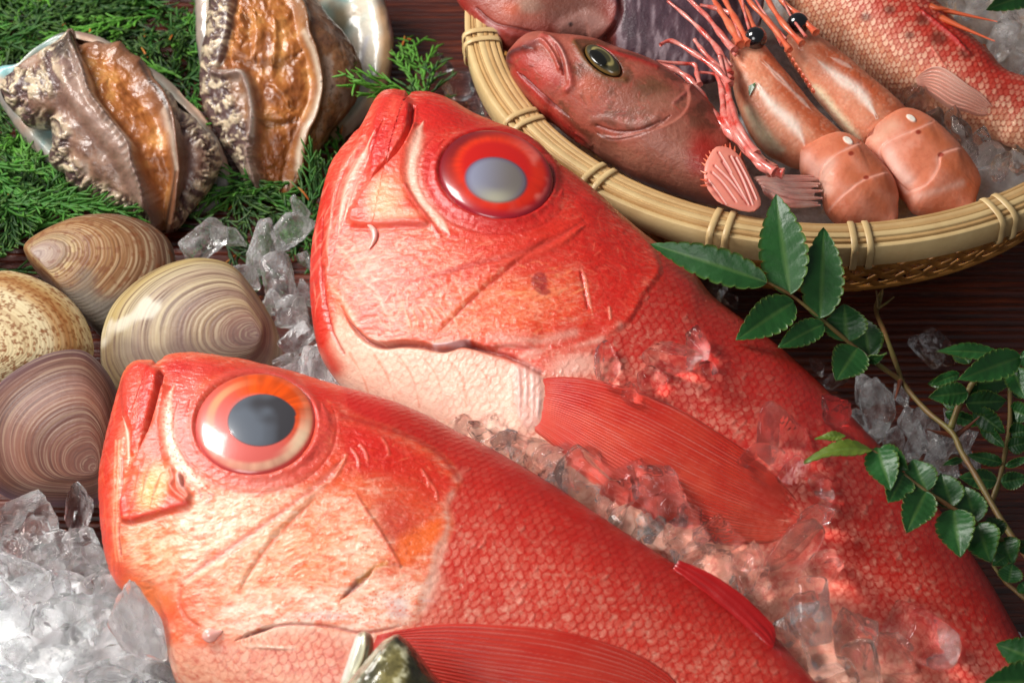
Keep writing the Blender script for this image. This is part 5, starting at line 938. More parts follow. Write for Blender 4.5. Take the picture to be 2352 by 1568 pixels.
B.line(q1((1715, -60), (1780, 80), (1800, 200), (1850, 330), (1878, 500), (1845, 650), (1780, 800), (1740, 1000), (1690, 1120)), 26 * k1, C(128, 84, 46), .9, .38); B.line(q1((1780, 180), (1800, 230), (1845, 340), (1872, 500), (1838, 650), (1772, 790), (1735, 1000)), 7 * k1, C(210, 194, 172), .75, .03); B.line(q1((1368, -60), (1345, 150), (1305, 300), (1276, 390)), 9 * k1, C(60, 40, 34), .8, -.05)
dots(B, q1((1880, 350), (2000, 420), (2020, 600), (1900, 800), (1800, 900), (1800, 800), (1870, 600)), 110, 2.2, C(70, 40, 24), .6, 3); FB.build('foot', M_ABA, abB)

# ------------------------------------------------------------------ clams
M_CLAM = mat('wet_clam_shell', attr=True, rough=.58, spec=.3, coat=.08, coat_rough=.2, bump=.35, bump_scale=260, bump_dist=.0006)
def clam(label, out, umbo, z, n, H, paint, nr=150, na=170, off=1.0):
    n = unit(n); o = catmull(out, 6, True); O = onz([np.mean(o, axis=0)], z)[0]; Q = onplane(o, O, n)
    d = np.r_[0, np.cumsum(np.linalg.norm(np.diff(np.vstack([Q, Q[:1]]), axis=0), axis=1))]; Qc = np.vstack([Q, Q[:1]]); tt = np.arange(na) / na * d[-1]; E = np.stack([np.interp(tt, d, Qc[:, k]) for k in range(3)], -1)
    U = onplane([umbo], O + n * H * off * .8, n)[0] - n * H * off * .8
    r = np.linspace(0, 1, nr) ** .85; f = (1 - r ** 2.3) ** .62
    G = U + r[:, None, None] * (E - U)[None]; P0 = G.reshape(-1, 3); rr = np.repeat(r, na); aa = np.tile(np.arange(na) / na, nr)
    rw = rr + .012 * (fbm(np.stack([np.cos(aa * 6.283) * 1.5, np.sin(aa * 6.283) * 1.5, rr * 2], 1), 2, 5) - .5)
    rg = np.sin(rw * 190) * .9 + np.sin(rw * 57 + 1) * .6 + np.sin(rw * 23 + 2) * .5
    hgt = H * np.repeat(f, na) * (1 + .0 * rg) + .005 * rg * sstep(.05, .3, rr) * sstep(1.0, .97, rr)
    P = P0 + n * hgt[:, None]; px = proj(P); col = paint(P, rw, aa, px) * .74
    P2 = P0[::1] - n * (H * .95 * np.repeat(f, na))[:, None]
    root = thing('clam', label, 'clam', P[:, :3].mean(0) * [1, 1, 0], 'clams beside the ice')
    obj('upper_valve', P, gridF(nr, na, wrap=True), M_CLAM, root, col); obj('lower_valve', P2, gridF(nr, na, wrap=True, flip=True), M_CLAM, root, col * .9 + .02)
    return root
def bands(rw, spec, seed, P, wob=.03):
    x = rw + (fbm(P * .5, 2, seed) - .5) * wob; pos = [s_[0] for s_ in spec]; cl = np.array([s_[1] for s_ in spec]); return np.stack([np.interp(x, pos, cl[:, k]) for k in range(3)], -1)
def fineb(col, rw, P, seed, a=.5, dark=C(70, 44, 30), f=60):
    n_ = fbm(np.stack([rw * f, P[:, 0] * .35, P[:, 1] * .35], 1), 3, seed); k = sstep(.5, .72, n_)[:, None] * a; col = col * (1 - k) + dark * k; k = sstep(.48, .3, n_)[:, None] * a * .5; return col * (1 - k) + C(226, 208, 170) * k
def speck(col, P, rw, seed, a, c, sc=4.2, th=.6):
    n_ = noise(P * sc, seed) * .7 + noise(P * sc * 2.1, seed + 3) * .3; k = sstep(th, th + .07, n_)[:, None] * a; return col * (1 - k) + c * k
def p1(P, rw, aa, px):
    c = bands(rw, [(0, C(172, 150, 140)), (.18, C(150, 116, 96)), (.3, C(196, 164, 110)), (.36, C(150, 104, 60)), (.55, C(160, 112, 66)), (.75, C(140, 96, 60)), (.9, C(120, 84, 62)), (1, C(92, 66, 54))], 3, P); c = fineb(c, rw, P, 7, .65, C(90, 52, 26), 100); c = speck(c, P, rw, 4, .6, C(120, 62, 26), 5)
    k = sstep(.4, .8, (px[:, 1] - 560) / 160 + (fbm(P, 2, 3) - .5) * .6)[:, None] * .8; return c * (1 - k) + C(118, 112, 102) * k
def p2(P, rw, aa, px):
    c = bands(rw, [(0, C(226, 204, 160)), (.5, C(222, 200, 154)), (.68, C(230, 212, 170)), (.76, C(200, 160, 108)), (.84, C(168, 116, 66)), (.9, C(196, 160, 104)), (1, C(226, 208, 164))], 4, P); c = fineb(c, rw, P, 9, .3, C(150, 92, 40)); c = speck(c, P, rw, 8, .75, C(128, 72, 26), 9, .62); return speck(c, P, rw, 18, .8, C(140, 78, 30), 9.5, .60)
def p3(P, rw, aa, px):
    c = bands(rw, [(0, C(120, 82, 78)), (.2, C(140, 100, 84)), (.36, C(166, 138, 104)), (.45, C(136, 102, 88)), (.6, C(184, 162, 128)), (.72, C(164, 138, 116)), (.82, C(196, 178, 142)), (.92, C(186, 160, 104)), (1, C(196, 174, 118))], 5, P); c = fineb(c, rw, P, 11, .7, C(96, 62, 52), 110)
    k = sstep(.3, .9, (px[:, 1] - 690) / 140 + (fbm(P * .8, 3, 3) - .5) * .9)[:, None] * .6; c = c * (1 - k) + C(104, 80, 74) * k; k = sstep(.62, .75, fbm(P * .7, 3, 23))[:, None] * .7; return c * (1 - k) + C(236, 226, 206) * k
def p4(P, rw, aa, px):
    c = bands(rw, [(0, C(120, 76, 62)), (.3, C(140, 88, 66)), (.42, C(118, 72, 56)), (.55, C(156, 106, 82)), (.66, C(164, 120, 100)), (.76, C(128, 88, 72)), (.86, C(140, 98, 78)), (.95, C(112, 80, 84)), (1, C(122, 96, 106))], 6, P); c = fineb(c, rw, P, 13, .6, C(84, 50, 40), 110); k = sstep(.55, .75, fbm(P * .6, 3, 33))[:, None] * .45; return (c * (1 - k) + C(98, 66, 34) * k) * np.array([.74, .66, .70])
NC = (-.1, -.45, 1)
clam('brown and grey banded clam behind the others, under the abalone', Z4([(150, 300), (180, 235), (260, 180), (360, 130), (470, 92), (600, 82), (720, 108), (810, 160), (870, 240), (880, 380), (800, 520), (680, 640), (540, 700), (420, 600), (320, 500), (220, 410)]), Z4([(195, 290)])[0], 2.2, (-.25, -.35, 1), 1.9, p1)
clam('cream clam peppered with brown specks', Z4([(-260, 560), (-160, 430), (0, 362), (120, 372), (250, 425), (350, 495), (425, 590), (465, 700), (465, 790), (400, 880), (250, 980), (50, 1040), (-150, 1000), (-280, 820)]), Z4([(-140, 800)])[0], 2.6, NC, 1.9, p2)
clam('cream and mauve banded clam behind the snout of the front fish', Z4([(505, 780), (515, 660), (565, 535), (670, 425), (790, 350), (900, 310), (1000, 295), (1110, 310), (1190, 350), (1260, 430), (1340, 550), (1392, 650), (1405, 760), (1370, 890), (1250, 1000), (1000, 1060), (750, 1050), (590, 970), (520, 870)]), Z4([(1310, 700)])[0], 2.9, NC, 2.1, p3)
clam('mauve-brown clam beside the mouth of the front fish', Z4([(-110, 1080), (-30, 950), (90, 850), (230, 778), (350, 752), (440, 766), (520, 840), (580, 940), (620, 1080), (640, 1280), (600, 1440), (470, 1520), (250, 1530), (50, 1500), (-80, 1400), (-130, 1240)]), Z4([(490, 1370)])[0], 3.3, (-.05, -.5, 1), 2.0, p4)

# ------------------------------------------------------------------ snout of a green fish in front
M_GRN = mat('wet_green_fish_skin', attr=True, rough=.25, coat=.6, coat_rough=.08, bump=.4, bump_scale=300, bump_dist=.0008, metal=.1)
qg = lambda *p: ZG(p); kg = 1 / 2.613 / 1.088
gf = thing('green_fish', 'dark olive-green fish snout with open silvery mouth, below the front fish', 'fish', (-2.5, -16, 2), None)
NG = (-.1, -.75, 1)
G1 = Body(ZG([(140, 1500), (130, 700), (200, 520), (300, 400), (380, 300), (440, 250), (490, 231), (540, 240), (610, 305), (670, 380), (730, 465), (800, 541), (880, 660), (980, 900), (1000, 1500)]), ZG([(500, 600)])[0], 9.0, [ZG([(490, 231)])[0], ZG([(560, 1300)])[0]], NG, ((0, 0), (.03, .7), (.2, 1.5), (.6, 2.2), (1, 2.2)), 2.0, 200, 140)
B = G1; B.col[:] = C(62, 58, 34); B.line(qg((490, 240), (400, 320), (300, 440), (200, 560), (140, 700)), 70 * kg, C(150, 150, 124), .9, wob=4); B.line(qg((500, 250), (430, 330), (380, 400), (300, 520)), 26 * kg, C(100, 96, 76), .85, .08)
B.poly(qg((470, 300), (540, 330), (560, 440), (540, 620), (400, 640), (380, 480), (430, 360)), C(150, 138, 84), 18, .8, wob=8); n_ = fbm(B.P * 4, 3, 9); k = (sstep(.5, .65, n_) * sstep(.7, .4, np.abs(B.px[:, 0] - ZG([(480, 0)])[0][0]) / 60))[:, None] * .8; B.col = B.col * (1 - k) + C(226, 220, 180) * k; k = sstep(.5, .3, n_)[:, None] * .5; B.col = B.col * (1 - k) + C(30, 28, 18) * k; B.disp += (n_ - .5) * .06
B.line(qg((510, 240), (580, 280), (660, 370), (740, 480), (840, 640)), 40 * kg, C(40, 36, 24), .85); B.line(qg((400, 340), (330, 440), (230, 560)), 8 * kg, C(60, 58, 44), .7, -.05); G1.build('upper_jaw', M_GRN, gf)
G2 = Body(ZG([(60, 1500), (70, 760), (110, 600), (160, 460), (205, 320), (238, 230), (272, 204), (318, 208), (345, 245), (350, 330), (330, 420), (300, 560), (280, 800), (300, 1500)]), ZG([(230, 500)])[0], 8.2, [ZG([(290, 210)])[0], ZG([(200, 1300)])[0]], NG, ((0, 0), (.03, .5), (.2, .9), (.6, 1.3), (1, 1.3)), 2.0, 160, 100)
B = G2; B.col[:] = C(186, 182, 158); B.line(qg((330, 230), (335, 330), (300, 440), (240, 560)), 26 * kg, C(130, 124, 92), .85); B.line(qg((290, 215), (290, 300), (270, 380), (230, 470)), 12 * kg, C(232, 226, 190), .8, .05); B.line(qg((240, 235), (200, 350), (150, 500)), 26 * kg, C(228, 228, 222), .8); B.line(qg((310, 300), (290, 400), (240, 500)), 6 * kg, C(70, 62, 40), .7, -.05); B.line(qg((240, 225), (290, 206), (325, 215)), 14 * kg, C(110, 100, 70), .7); G2.build('lower_jaw', M_GRN, gf)
# ------------------------------------------------------------------ ice
def ice_mat(name, tint, rough, through, white, bs=90, bstr=.18, ior=1.24, lo=.45, hi=.75, floor=.12):
    m = bpy.data.materials.new(name); m.use_nodes = True; nt = m.node_tree; N = nt.nodes; L = nt.links; b = N['Principled BSDF']; out = N['Material Output']
    tc = N.new('ShaderNodeTexCoord')
    def nz(sc, det, rg=.6):
        n = N.new('ShaderNodeTexNoise'); n.inputs['Scale'].default_value = sc; n.inputs['Detail'].default_value = det; n.inputs['Roughness'].default_value = rg; L.new(tc.outputs['Object'], n.inputs['Vector']); return n
    n = nz(bs, 3); bp = N.new('ShaderNodeBump'); bp.inputs['Strength'].default_value = bstr; bp.inputs['Distance'].default_value = .002; L.new(n.outputs['Fac'], bp.inputs['Height']); (L.new(bp.outputs[0], b.inputs['Normal']) if bstr else None)
    b.inputs['Base Color'].default_value = (*tint, 1); b.inputs['Roughness'].default_value = rough; b.inputs['IOR'].default_value = ior; b.inputs['Transmission Weight'].default_value = 1
    wd = N.new('ShaderNodeBsdfDiffuse'); wd.inputs[0].default_value = (.95, .96, .97, 1); wt = N.new('ShaderNodeBsdfTranslucent'); wt.inputs[0].default_value = (.95, .96, .97, 1)
    L.new(bp.outputs[0], wd.inputs['Normal']); w2 = N.new('ShaderNodeMixShader'); w2.inputs[0].default_value = .5; L.new(wd.outputs[0], w2.inputs[1]); L.new(wt.outputs[0], w2.inputs[2])
    r = N.new('ShaderNodeMapRange'); r.inputs[1].default_value = lo; r.inputs[2].default_value = hi; r.inputs[3].default_value = white * floor; r.inputs[4].default_value = white; L.new(nz(140, 6, .72).outputs['Fac'], r.inputs[0])
    m1 = N.new('ShaderNodeMixShader'); L.new(r.outputs[0], m1.inputs[0]); L.new(b.outputs[0], m1.inputs[1]); L.new(w2.outputs[0], m1.inputs[2])
    tr = N.new('ShaderNodeBsdfTransparent'); mx = N.new('ShaderNodeMixShader'); mx.inputs[0].default_value = through; L.new(m1.outputs[0], mx.inputs[1]); L.new(tr.outputs[0], mx.inputs[2]); L.new(mx.outputs[0], out.inputs['Surface'])
    return m
M_ICE = ice_mat('clear_ice', (1, 1, 1), .0, .18, .10, 190, 0, ior=1.27, lo=.58, hi=.8, floor=0); M_ICEM = ice_mat('hazy_ice', (1, 1, 1), .02, .10, .5, lo=.42, hi=.72, floor=.06); M_ICEW = ice_mat('white_crushed_ice', (1, 1, 1), .03, .08, .85, 200, .2, lo=.32, hi=.62, floor=.4)
def ico(sub):
    bm = bmesh.new(); bmesh.ops.create_icosphere(bm, subdivisions=sub, radius=1); V = np.array([v.co[:] for v in bm.verts]); F = np.array([[v.index for v in f.verts] for f in bm.faces]); bm.free(); return V, F
IV, IF = ico(5); IV4, IF4 = ico(4)
def lump_shape(seed, V, p=16, planes=11, rough=.06, stretch=(1, .85, .7)):
    q = np.random.default_rng(seed); n = q.normal(size=(planes, 3)); n /= np.linalg.norm(n, axis=1)[:, None]; n = np.vstack([n, -n[:4]]); d = q.uniform(.6, 1.0, len(n))
    a = np.clip((V @ n.T) / d, 0, None); r = 1 / ((a ** p).sum(1) + .55 ** p) ** (1 / p); r = r * (1 + (fbm(V * 2.3 + seed, 3, seed) - .5) * rough * 4 + (ridge(V * 3.1, seed + 3) - .6) * rough * 1.3 + (noise(V * 5.5, seed + 9) - .5) * rough * 1.1 + (noise(V * 11, seed + 12) - .5) * rough * .5)
    return V * r[:, None] * np.array(stretch)
ICE_MESH = []; ICE_SMALL = []
for k in range(12):
    me = new_mesh('ice_chunk', lump_shape(100 + k, IV, p=[14, 20, 30][k % 3], planes=8 + k % 5, rough=.025 + .02 * (k % 3), stretch=(1, .85, .75)) * S, IF); me.materials.append(M_ICE); ICE_MESH.append(me)
ICE_HAZE = []
for me0 in ICE_MESH[:8]: me = me0.copy(); me.materials.clear(); me.materials.append(M_ICEM); ICE_HAZE.append(me)
for k in range(8):
    me = new_mesh('crushed_ice_chunk', lump_shape(300 + k, IV4, p=11, planes=9 + k % 4, rough=.06, stretch=(1, .85, .7)) * S, IF4); me.materials.append(M_ICEW if k % 2 else M_ICEM); ICE_SMALL.append(me)
qi = np.random.default_rng(21)
def ice(P, r, label, group, pool=ICE_MESH, name='ice_chunk', rot=None):
    o = bpy.data.objects.new(name, pool[int(qi.integers(len(pool)))]); COLL.objects.link(o); o.location = Vector(np.asarray(P) * S); o.rotation_euler = rot or tuple(qi.random(3) * 6.28); s_ = float(r)
    o.scale = (s_ * qi.uniform(.85, 1.15), s_ * qi.uniform(.85, 1.15), s_ * qi.uniform(.8, 1.05)); return tag(o, label, 'ice', group)
PXC = 58.5
def ice_on(B, lst, label, group, sink=.25, **kw):
    for x, y, r in lst:
        rc = r / PXC * 1.12; P = B.surf([(x, y + r * .25)])[0] + B.n * rc * (1 - sink) * .55; ice(P, rc, label, group, **kw)
def ice_at(lst, z, label, group, **kw):
    for x, y, r in lst: ice(onz([(x, y)], z + r / PXC * .4)[0], r / PXC * 1.1, label, group, **kw)
ice_on(B2, [(1540, 825, 52), (1496, 870, 36), (1604, 792, 36), (1446, 905, 28), (1400, 848, 32), (1626, 846, 24)], 'clear ice chunk lying above the pectoral fin of the rear red fish', 'ice above the fin')
ice_on(B2, [(1800, 1015, 62), (1752, 1052, 40), (1882, 1112, 36), (1868, 1190, 38), (1822, 1085, 34), (1925, 950, 38)], 'clear ice chunk lying behind the fin tip of the rear red fish', 'ice behind the fin tip')
TR = [(x_, y_, r_ * 1.15) for x_, y_, r_ in [(1062, 985, 30), (1108, 1000, 28), (1142, 1022, 36), (1186, 1032, 34), (1240, 1052, 44), (1272, 1092, 40), (1330, 1062, 40), (1360, 1122, 60), (1412, 1150, 52), (1450, 1092, 38), (1502, 1112, 46), (1540, 1172, 50), (1482, 1182, 44), (1500, 1232, 36), (1560, 1232, 46), (1650, 1232, 50), (1640, 1300, 44), (1722, 1322, 44), (1790, 1312, 56), (1880, 1300, 48), (1700, 1290, 30), (1832, 1412, 62), (1800, 1472, 44), (1892, 1492, 46), (1960, 1482, 54), (2110, 1462, 66), (2040, 1500, 42), (1984, 1558, 40), (1905, 1545, 40), (1600, 1280, 36), (1580, 1190, 34), (1215, 1078, 30), (1310, 1110, 30)]]
ice_on(B2, TR[:5] + TR[31:], 'clear ice chunk between the front fish nape and the rear fish fin root', 'ice by the fin root')
ice_on(B2, TR[5:15] + TR[30:31], 'clear ice chunk in the trough between the two red fish, against the pectoral fin', 'ice along the fin')
ice_on(B2, TR[15:21] + TR[29:30], 'clear ice chunk just above the dark folded dorsal fin of the front fish', 'ice above the dorsal fin')
ice_on(B2, TR[21:29], 'clear ice chunk on the rear fish beyond the dorsal fin of the front fish', 'ice beyond the dorsal fin')
ice_at([(*ZC([(x, y)])[0], r / 3.41) for x, y, r in ((310, 360, 165), (560, 290, 115), (800, 450, 190), (1030, 230, 140), (1110, 110, 95), (680, 600, 110), (1130, 470, 70), (930, 380, 90))], 2.6, 'clear ice chunk between the banded clam and the rear fish, against the cypress', 'ice behind the clams', pool=ICE_HAZE)
ice_at([(*ZC([(x, y)])[0], r / 3.41) for x, y, r in ((950, 690, 185), (1060, 900, 180), (1070, 1090, 140), (1180, 1300, 130), (1000, 1260, 100), (1260, 1420, 110), (1010, 1390, 100), (880, 830, 110), (1150, 760, 100), (1330, 1500, 90))], 3.0, 'cloudy ice chunk wedged against the chin of the rear fish', 'ice under the rear chin', pool=ICE_HAZE)
ice_at([(*ZA([(x, y)])[0], r / 4.06) for x, y, r in ((700, 620, 170), (850, 800, 180), (1010, 620, 110), (1250, 1000, 210), (1350, 1210, 160), (1150, 1100, 130), (1610, 1060, 130), (950, 1060, 100), (1460, 1330, 120), (1660, 1270, 80), (620, 850, 120), (1080, 860, 130), (1500, 900, 90), (800, 980, 110))], 2.0, 'clear ice chunk on the table beneath the leafy twig', 'ice under the twig', pool=ICE_HAZE)
ice_at([(*ZA([(x, y)])[0], r / 4.06) for x, y, r in ((1250, 200, 150), (420, 480, 120), (250, 380, 90))] + [(1648, 650, 34), (1680, 690, 24), (2150, 790, 40)], 1.0, 'clear ice chunk melting on the dark table behind the rear fish', 'ice melting on the table')
ice_at([(1060, 195, 58), (1115, 155, 40), (1090, 255, 50), (1000, 150, 36), (1140, 240, 30)], 1.2, 'clear wet ice lump beside the left of the basket', 'ice beside the basket')
extra = []
while len(extra) < 26:
    f_ = qi.random(); x_, y_ = np.array([1080, 1010]) * (1 - f_) + np.array([1840, 1470]) * f_ + np.array([.55, -.83]) * qi.uniform(-4, 70); extra.append((x_, y_, qi.uniform(14, 30)))
ice_on(B2, extra[::2], 'small white ice bit among the clear chunks between the two red fish', 'small white ice between the red fish', pool=ICE_HAZE)
ice_on(B2, extra[1::2], 'small clear ice bit among the larger chunks between the two red fish', 'small ice between the red fish')
# pile of crushed ice at the front
def pile_height(x, y): return 3.4
qp = np.random.default_rng(5); PL = []
region = catmull(ZF([(-300, 640), (0, 640), (200, 560), (520, 600), (760, 700), (860, 850), (1000, 1000), (1300, 1230), (1350, 1500), (1300, 1800), (-300, 1800)]), 4, True)
while len(PL) < 85:
    p = region.min(0) + qp.random(2) * (region.max(0) - region.min(0))
    if inside(p[None], region)[0]:
        r = 24 + 72 * qp.random() ** 1.3
        if all(np.hypot(p[0] - a, p[1] - b_) > .40 * (r + c_) for a, b_, c_ in PL): PL.append((p[0], p[1], r))
    if qp.random() < .0002: break
for x, y, r in PL: ice(onz([(x, y)], 2.9 + qp.uniform(-.3, .4))[0], r / PXC * 1.2, 'white crushed ice chunk in the heap before the front fish', 'heap of crushed ice', pool=ICE_MESH[:7] + ICE_HAZE + ICE_SMALL[:2], name='crushed_ice_chunk')
ice_at([(*ZF([(x, y)])[0], r / 3.37) for x, y, r in ((220, 340, 220), (610, 240, 160), (640, 470, 170), (80, 520, 130), (320, 590, 120), (480, 500, 110), (720, 560, 120))], 3.4, 'large clear ice chunk against the mauve-brown clam', 'ice against the mauve clam')
P = onz(ZF([(1040, 1085)]), 5.6)[0]; ice(P, 1.35, 'long clear ice splinter stained pink against the chin of the front fish', None, pool=ICE_HAZE).scale = (1.55, .75, .7)
# the bed the fish lie on: broken ice spread over the table
gx = np.linspace(-26, 26, 180); gy = np.linspace(-24, 12, 130); X, Y = np.meshgrid(gx, gy, indexing='ij'); P = np.stack([X, Y, X * 0], -1).reshape(-1, 3)
n_ = fbm(P * .8, 4, 3); r_ = ridge(P * .9, 6); bp_ = proj(P + [0, 0, 1.5])
pol = catmull([(-200, 1250), (240, 1300), (520, 900), (760, 700), (900, 700), (1300, 900), (1700, 900), (2050, 1100), (2330, 1350), (2600, 1700), (2600, 2300), (-300, 2300)], 4, True)
d_, _, _ = polydist(bp_, np.vstack([pol, pol[:1]])); sd = np.where(inside(bp_, pol), d_, -d_); hgt = sstep(-20, 160, sd) * (1.5 + 1.6 * n_ + .9 * r_ - 1.2) ; P[:, 2] = np.where(sd < -15, -.6, .0 + hgt); P[:, 2] = np.minimum(P[:, 2], 2.2); b3 = proj(P * [1, 1, 0] + [0, 0, 2.8]); d3, _, _ = polydist(b3, np.vstack([region, region[:1]])); s3 = np.where(inside(b3, region), d3, -d3); P[:, 2] = np.where(s3 > -10, np.maximum(P[:, 2], sstep(-10, 60, s3) * (2.3 + 1.5 * n_ + .4 * r_)), P[:, 2]); P[:, 2] = np.where((sd < 8) & (s3 < 2), -.8, P[:, 2])
o = obj('crushed_ice_bed', P, gridF(180, 130), mat('packed_snow_ice', base=(.9, .92, .94), rough=.35, spec=.5, coat=.4, coat_rough=.1, bump=.8, bump_scale=250, bump_dist=.002, sss=.4, sss_s=.004, sss_r=(1, 1, 1)), origin=(0, 0, 0)); tag(o, 'bed of fine crushed ice under the fish', 'ice', None, 'stuff')
# ice in the basket
a = np.linspace(0, 2 * math.pi, 90, endpoint=False); rr_ = np.linspace(0, 1, 40); P = np.stack([BC[0] + 12.2 * rr_[:, None] * np.cos(a), BC[1] + 12.2 * rr_[:, None] * np.sin(a), 0 * rr_[:, None] * a], -1).reshape(-1, 3); P[:, 2] = 3.6 + 1.6 * fbm(P * .8, 4, 8) + .5 * ridge(P * .9, 4)
tag(obj('basket_ice_bed', P, gridF(40, 90, wrap=True), M_ICEW, origin=BC), 'crushed ice filling the bamboo basket', 'ice', None, 'stuff')
ice_at([(*Z3([(x, y)])[0], r / 3.05) for x, y, r in ((1500, 700, 115), (1800, 950, 120), (1860, 1060, 90), (1620, 850, 105), (2010, 1090, 120), (2110, 1150, 80), (1440, 680, 90), (1730, 830, 90), (1950, 960, 90), (2060, 1200, 100), (2200, 1130, 90))], 6.0, 'clear ice chunk in the basket between shrimp and scaly red fish', 'ice in the basket')
ice_at([(*Z3([(x, y)])[0], r / 3.05) for x, y, r in ((1900, 60, 120), (2080, 260, 150), (2180, 80, 120), (2200, 420, 120), (2130, 170, 100), (1780, 0, 90))], 6.0, 'cloudy ice chunk behind the spines of the scaly red fish', 'ice behind the scaly fish', pool=ICE_SMALL)


by = {}
for o in bpy.data.objects:
    if o.get('category') == 'ice' and o.get('group'): by.setdefault(o['label'], []).append(o)
for lab, os_ in by.items():
    os_.sort(key=lambda o: o.scale[0] * o.scale[1] * o.scale[2])
    if len(os_) > 2 and 'large' not in lab and 'small' not in lab:
        os_[-1]['label'] = 'largest ' + lab; os_[0]['label'] = 'smallest ' + lab

# ------------------------------------------------------------------ cypress sprays
M_CYP = mat('cypress_green', attr=True, rough=.5, spec=.35, bump=.3, bump_scale=900, bump_dist=.0004)
qc = np.random.default_rng(12)
def branch_tubes(segs, k=5, ns=4):
    """segs: list of (p0, p1, sag, r) -> one mesh of thin scaly twigs, vectorised"""
    A = np.array([s_[0] for s_ in segs]); Bq = np.array([s_[1] for s_ in segs]); sag = np.array([s_[2] for s_ in segs]); rad = np.array([s_[3] for s_ in segs]); cc = np.array([s_[4] for s_ in segs]); n = len(A)
    f = np.linspace(0, 1, k); c = A[:, None] * (1 - f)[None, :, None] + Bq[:, None] * f[None, :, None]; c = c + (4 * f * (1 - f))[None, :, None] * sag[:, None, :]
    t = Bq - A; t /= np.linalg.norm(t, axis=1)[:, None] + 1e-9; x = np.cross(t, np.array([0.13, .2, 1.0])); x /= np.linalg.norm(x, axis=1)[:, None] + 1e-9; y = np.cross(t, x)
    a = np.arange(ns) / ns * 6.283; prof = np.array([.8, 1.1, 1, .95, .35]) if k == 5 else np.linspace(1, .4, k)
    V = c[:, :, None, :] + (rad[:, None] * prof)[:, :, None, None] * (np.cos(a)[None, None, :, None] * x[:, None, None, :] + np.sin(a)[None, None, :, None] * y[:, None, None, :])
    F = gridF(k, ns, wrap=True); F = (F[None] + (np.arange(n) * k * ns)[:, None, None]).reshape(-1, 4); col = np.repeat(cc, k * ns, axis=0); tip = np.tile(np.repeat(f, ns), n)[:, None] ** 2 * .35
    return V.reshape(-1, 3), F, np.clip(col * (1 - tip) + C(120, 160, 70) * tip, 0, 1)
def spray(base, ang, L, tilt, segs, tone, curl=.25):
    d = np.array([math.cos(ang) * math.cos(tilt), math.sin(ang) * math.cos(tilt), math.sin(tilt)]); sd = np.array([-math.sin(ang), math.cos(ang), qc.uniform(-.3, .3)]); p = np.array(base, float); n = int(L / .42); cur = qc.uniform(-curl, curl)
    g = [C(48, 102, 30), C(34, 78, 26), C(72, 124, 40), C(26, 58, 22)][int(qc.integers(4))] * tone
    for i in range(n):
        f = i / n; d2 = unit(d + sd * cur * f - np.array([0, 0, .35 * f])); pn = p + d2 * .42; segs.append((p, pn, np.zeros(3), .075 * (1 - .4 * f), g * (.8 if f < .4 else 1)))
        for s_ in ((-1, 1) if i % 2 else (1,)):
            if qc.random() < .25: continue
            bl_ = (1.0 + 1.8 * (1 - f)) * qc.uniform(.6, 1.2); bd = unit(d2 * .95 + sd * s_ * .5 + qc.normal(size=3) * .15); e_ = pn + bd * bl_; sg = np.array([0, 0, -.1]) + qc.normal(size=3) * .06; segs.append((pn, e_, sg, .066, g * qc.uniform(.8, 1.25)))
            for j in range(int(bl_ / .42)):
                q0 = pn + bd * bl_ * (j + 1) / (int(bl_ / .42) + 1); s2 = 1 if j % 2 else -1; segs.append((q0, q0 + unit(bd * .85 + np.cross(bd, [0, 0, 1]) * s2 * .45 + qc.normal(size=3) * .2) * qc.uniform(.35, .8), qc.normal(size=3) *  .03, .055, (C(176, 92, 36) if qc.random() < .012 else g * qc.uniform(.85, 1.4))))
        p = pn
segs = []; reg = catmull([(-60, -60), (500, -60), (470, 150), (560, 320), (700, 420), (760, 400), (760, 470), (620, 510), (420, 530), (240, 500), (60, 600), (-60, 600)], 4, True)
cnt = 0; AVO = np.array(oF) + [6, 14]; AVO2 = np.array(oF2) + [6, 14]
while cnt < 170:
    p = reg.min(0) + qc.random(2) * (reg.max(0) - reg.min(0))
    if inside(p[None], reg)[0] and not inside(p[None], AVO)[0] and not inside(p[None], AVO2)[0]:
        spray(onz([p], .2)[0] + [0, 0, qc.uniform(0, 1.1)], qc.uniform(0, 6.28), qc.uniform(3.5, 6.5), qc.uniform(.0, .25), segs, qc.uniform(.7, 1.25)); cnt += 1
V, F, col = branch_tubes(segs); o = obj('cypress_foliage', V, F, M_CYP, col=col); tag(o, 'mass of fresh green cypress sprays under the abalone', 'foliage', None, 'stuff')
def sprig(label, px0, px1, z0, z1, L=None, seed=0):
    A = onz([px0], z0)[0]; Bq = onz([px1], z1)[0]; d = Bq - A; segs = []; spray(A, math.atan2(d[1], d[0]), np.linalg.norm(d), math.asin(d[2] / np.linalg.norm(d)), segs, 1.1, .1); V, F, col = branch_tubes(segs); tag(obj('cypress_sprig', V, F, M_CYP, col=col), label, 'sprig', 'loose cypress sprigs')
sprig('loose cypress sprig between the broad abalone and the basket', (985, 250), (950, 60), 1.5, 2.5); 
sprig('loose cypress sprig by the lips of the rear red fish', (960, 300), (985, 150), 2.5, 3.5); sprig('loose cypress sprig by the cheek of the rear red fish', (680, 560), (770, 340), 1.2, 2.5); sprig('loose cypress sprig lying on the rim of the broad abalone shell', (1010, 245), (840, 165), 3.0, 5.2)
sprig('loose cypress sprig by the cheek of the rear red fish', (700, 500), (740, 400), 1.4, 2.4)

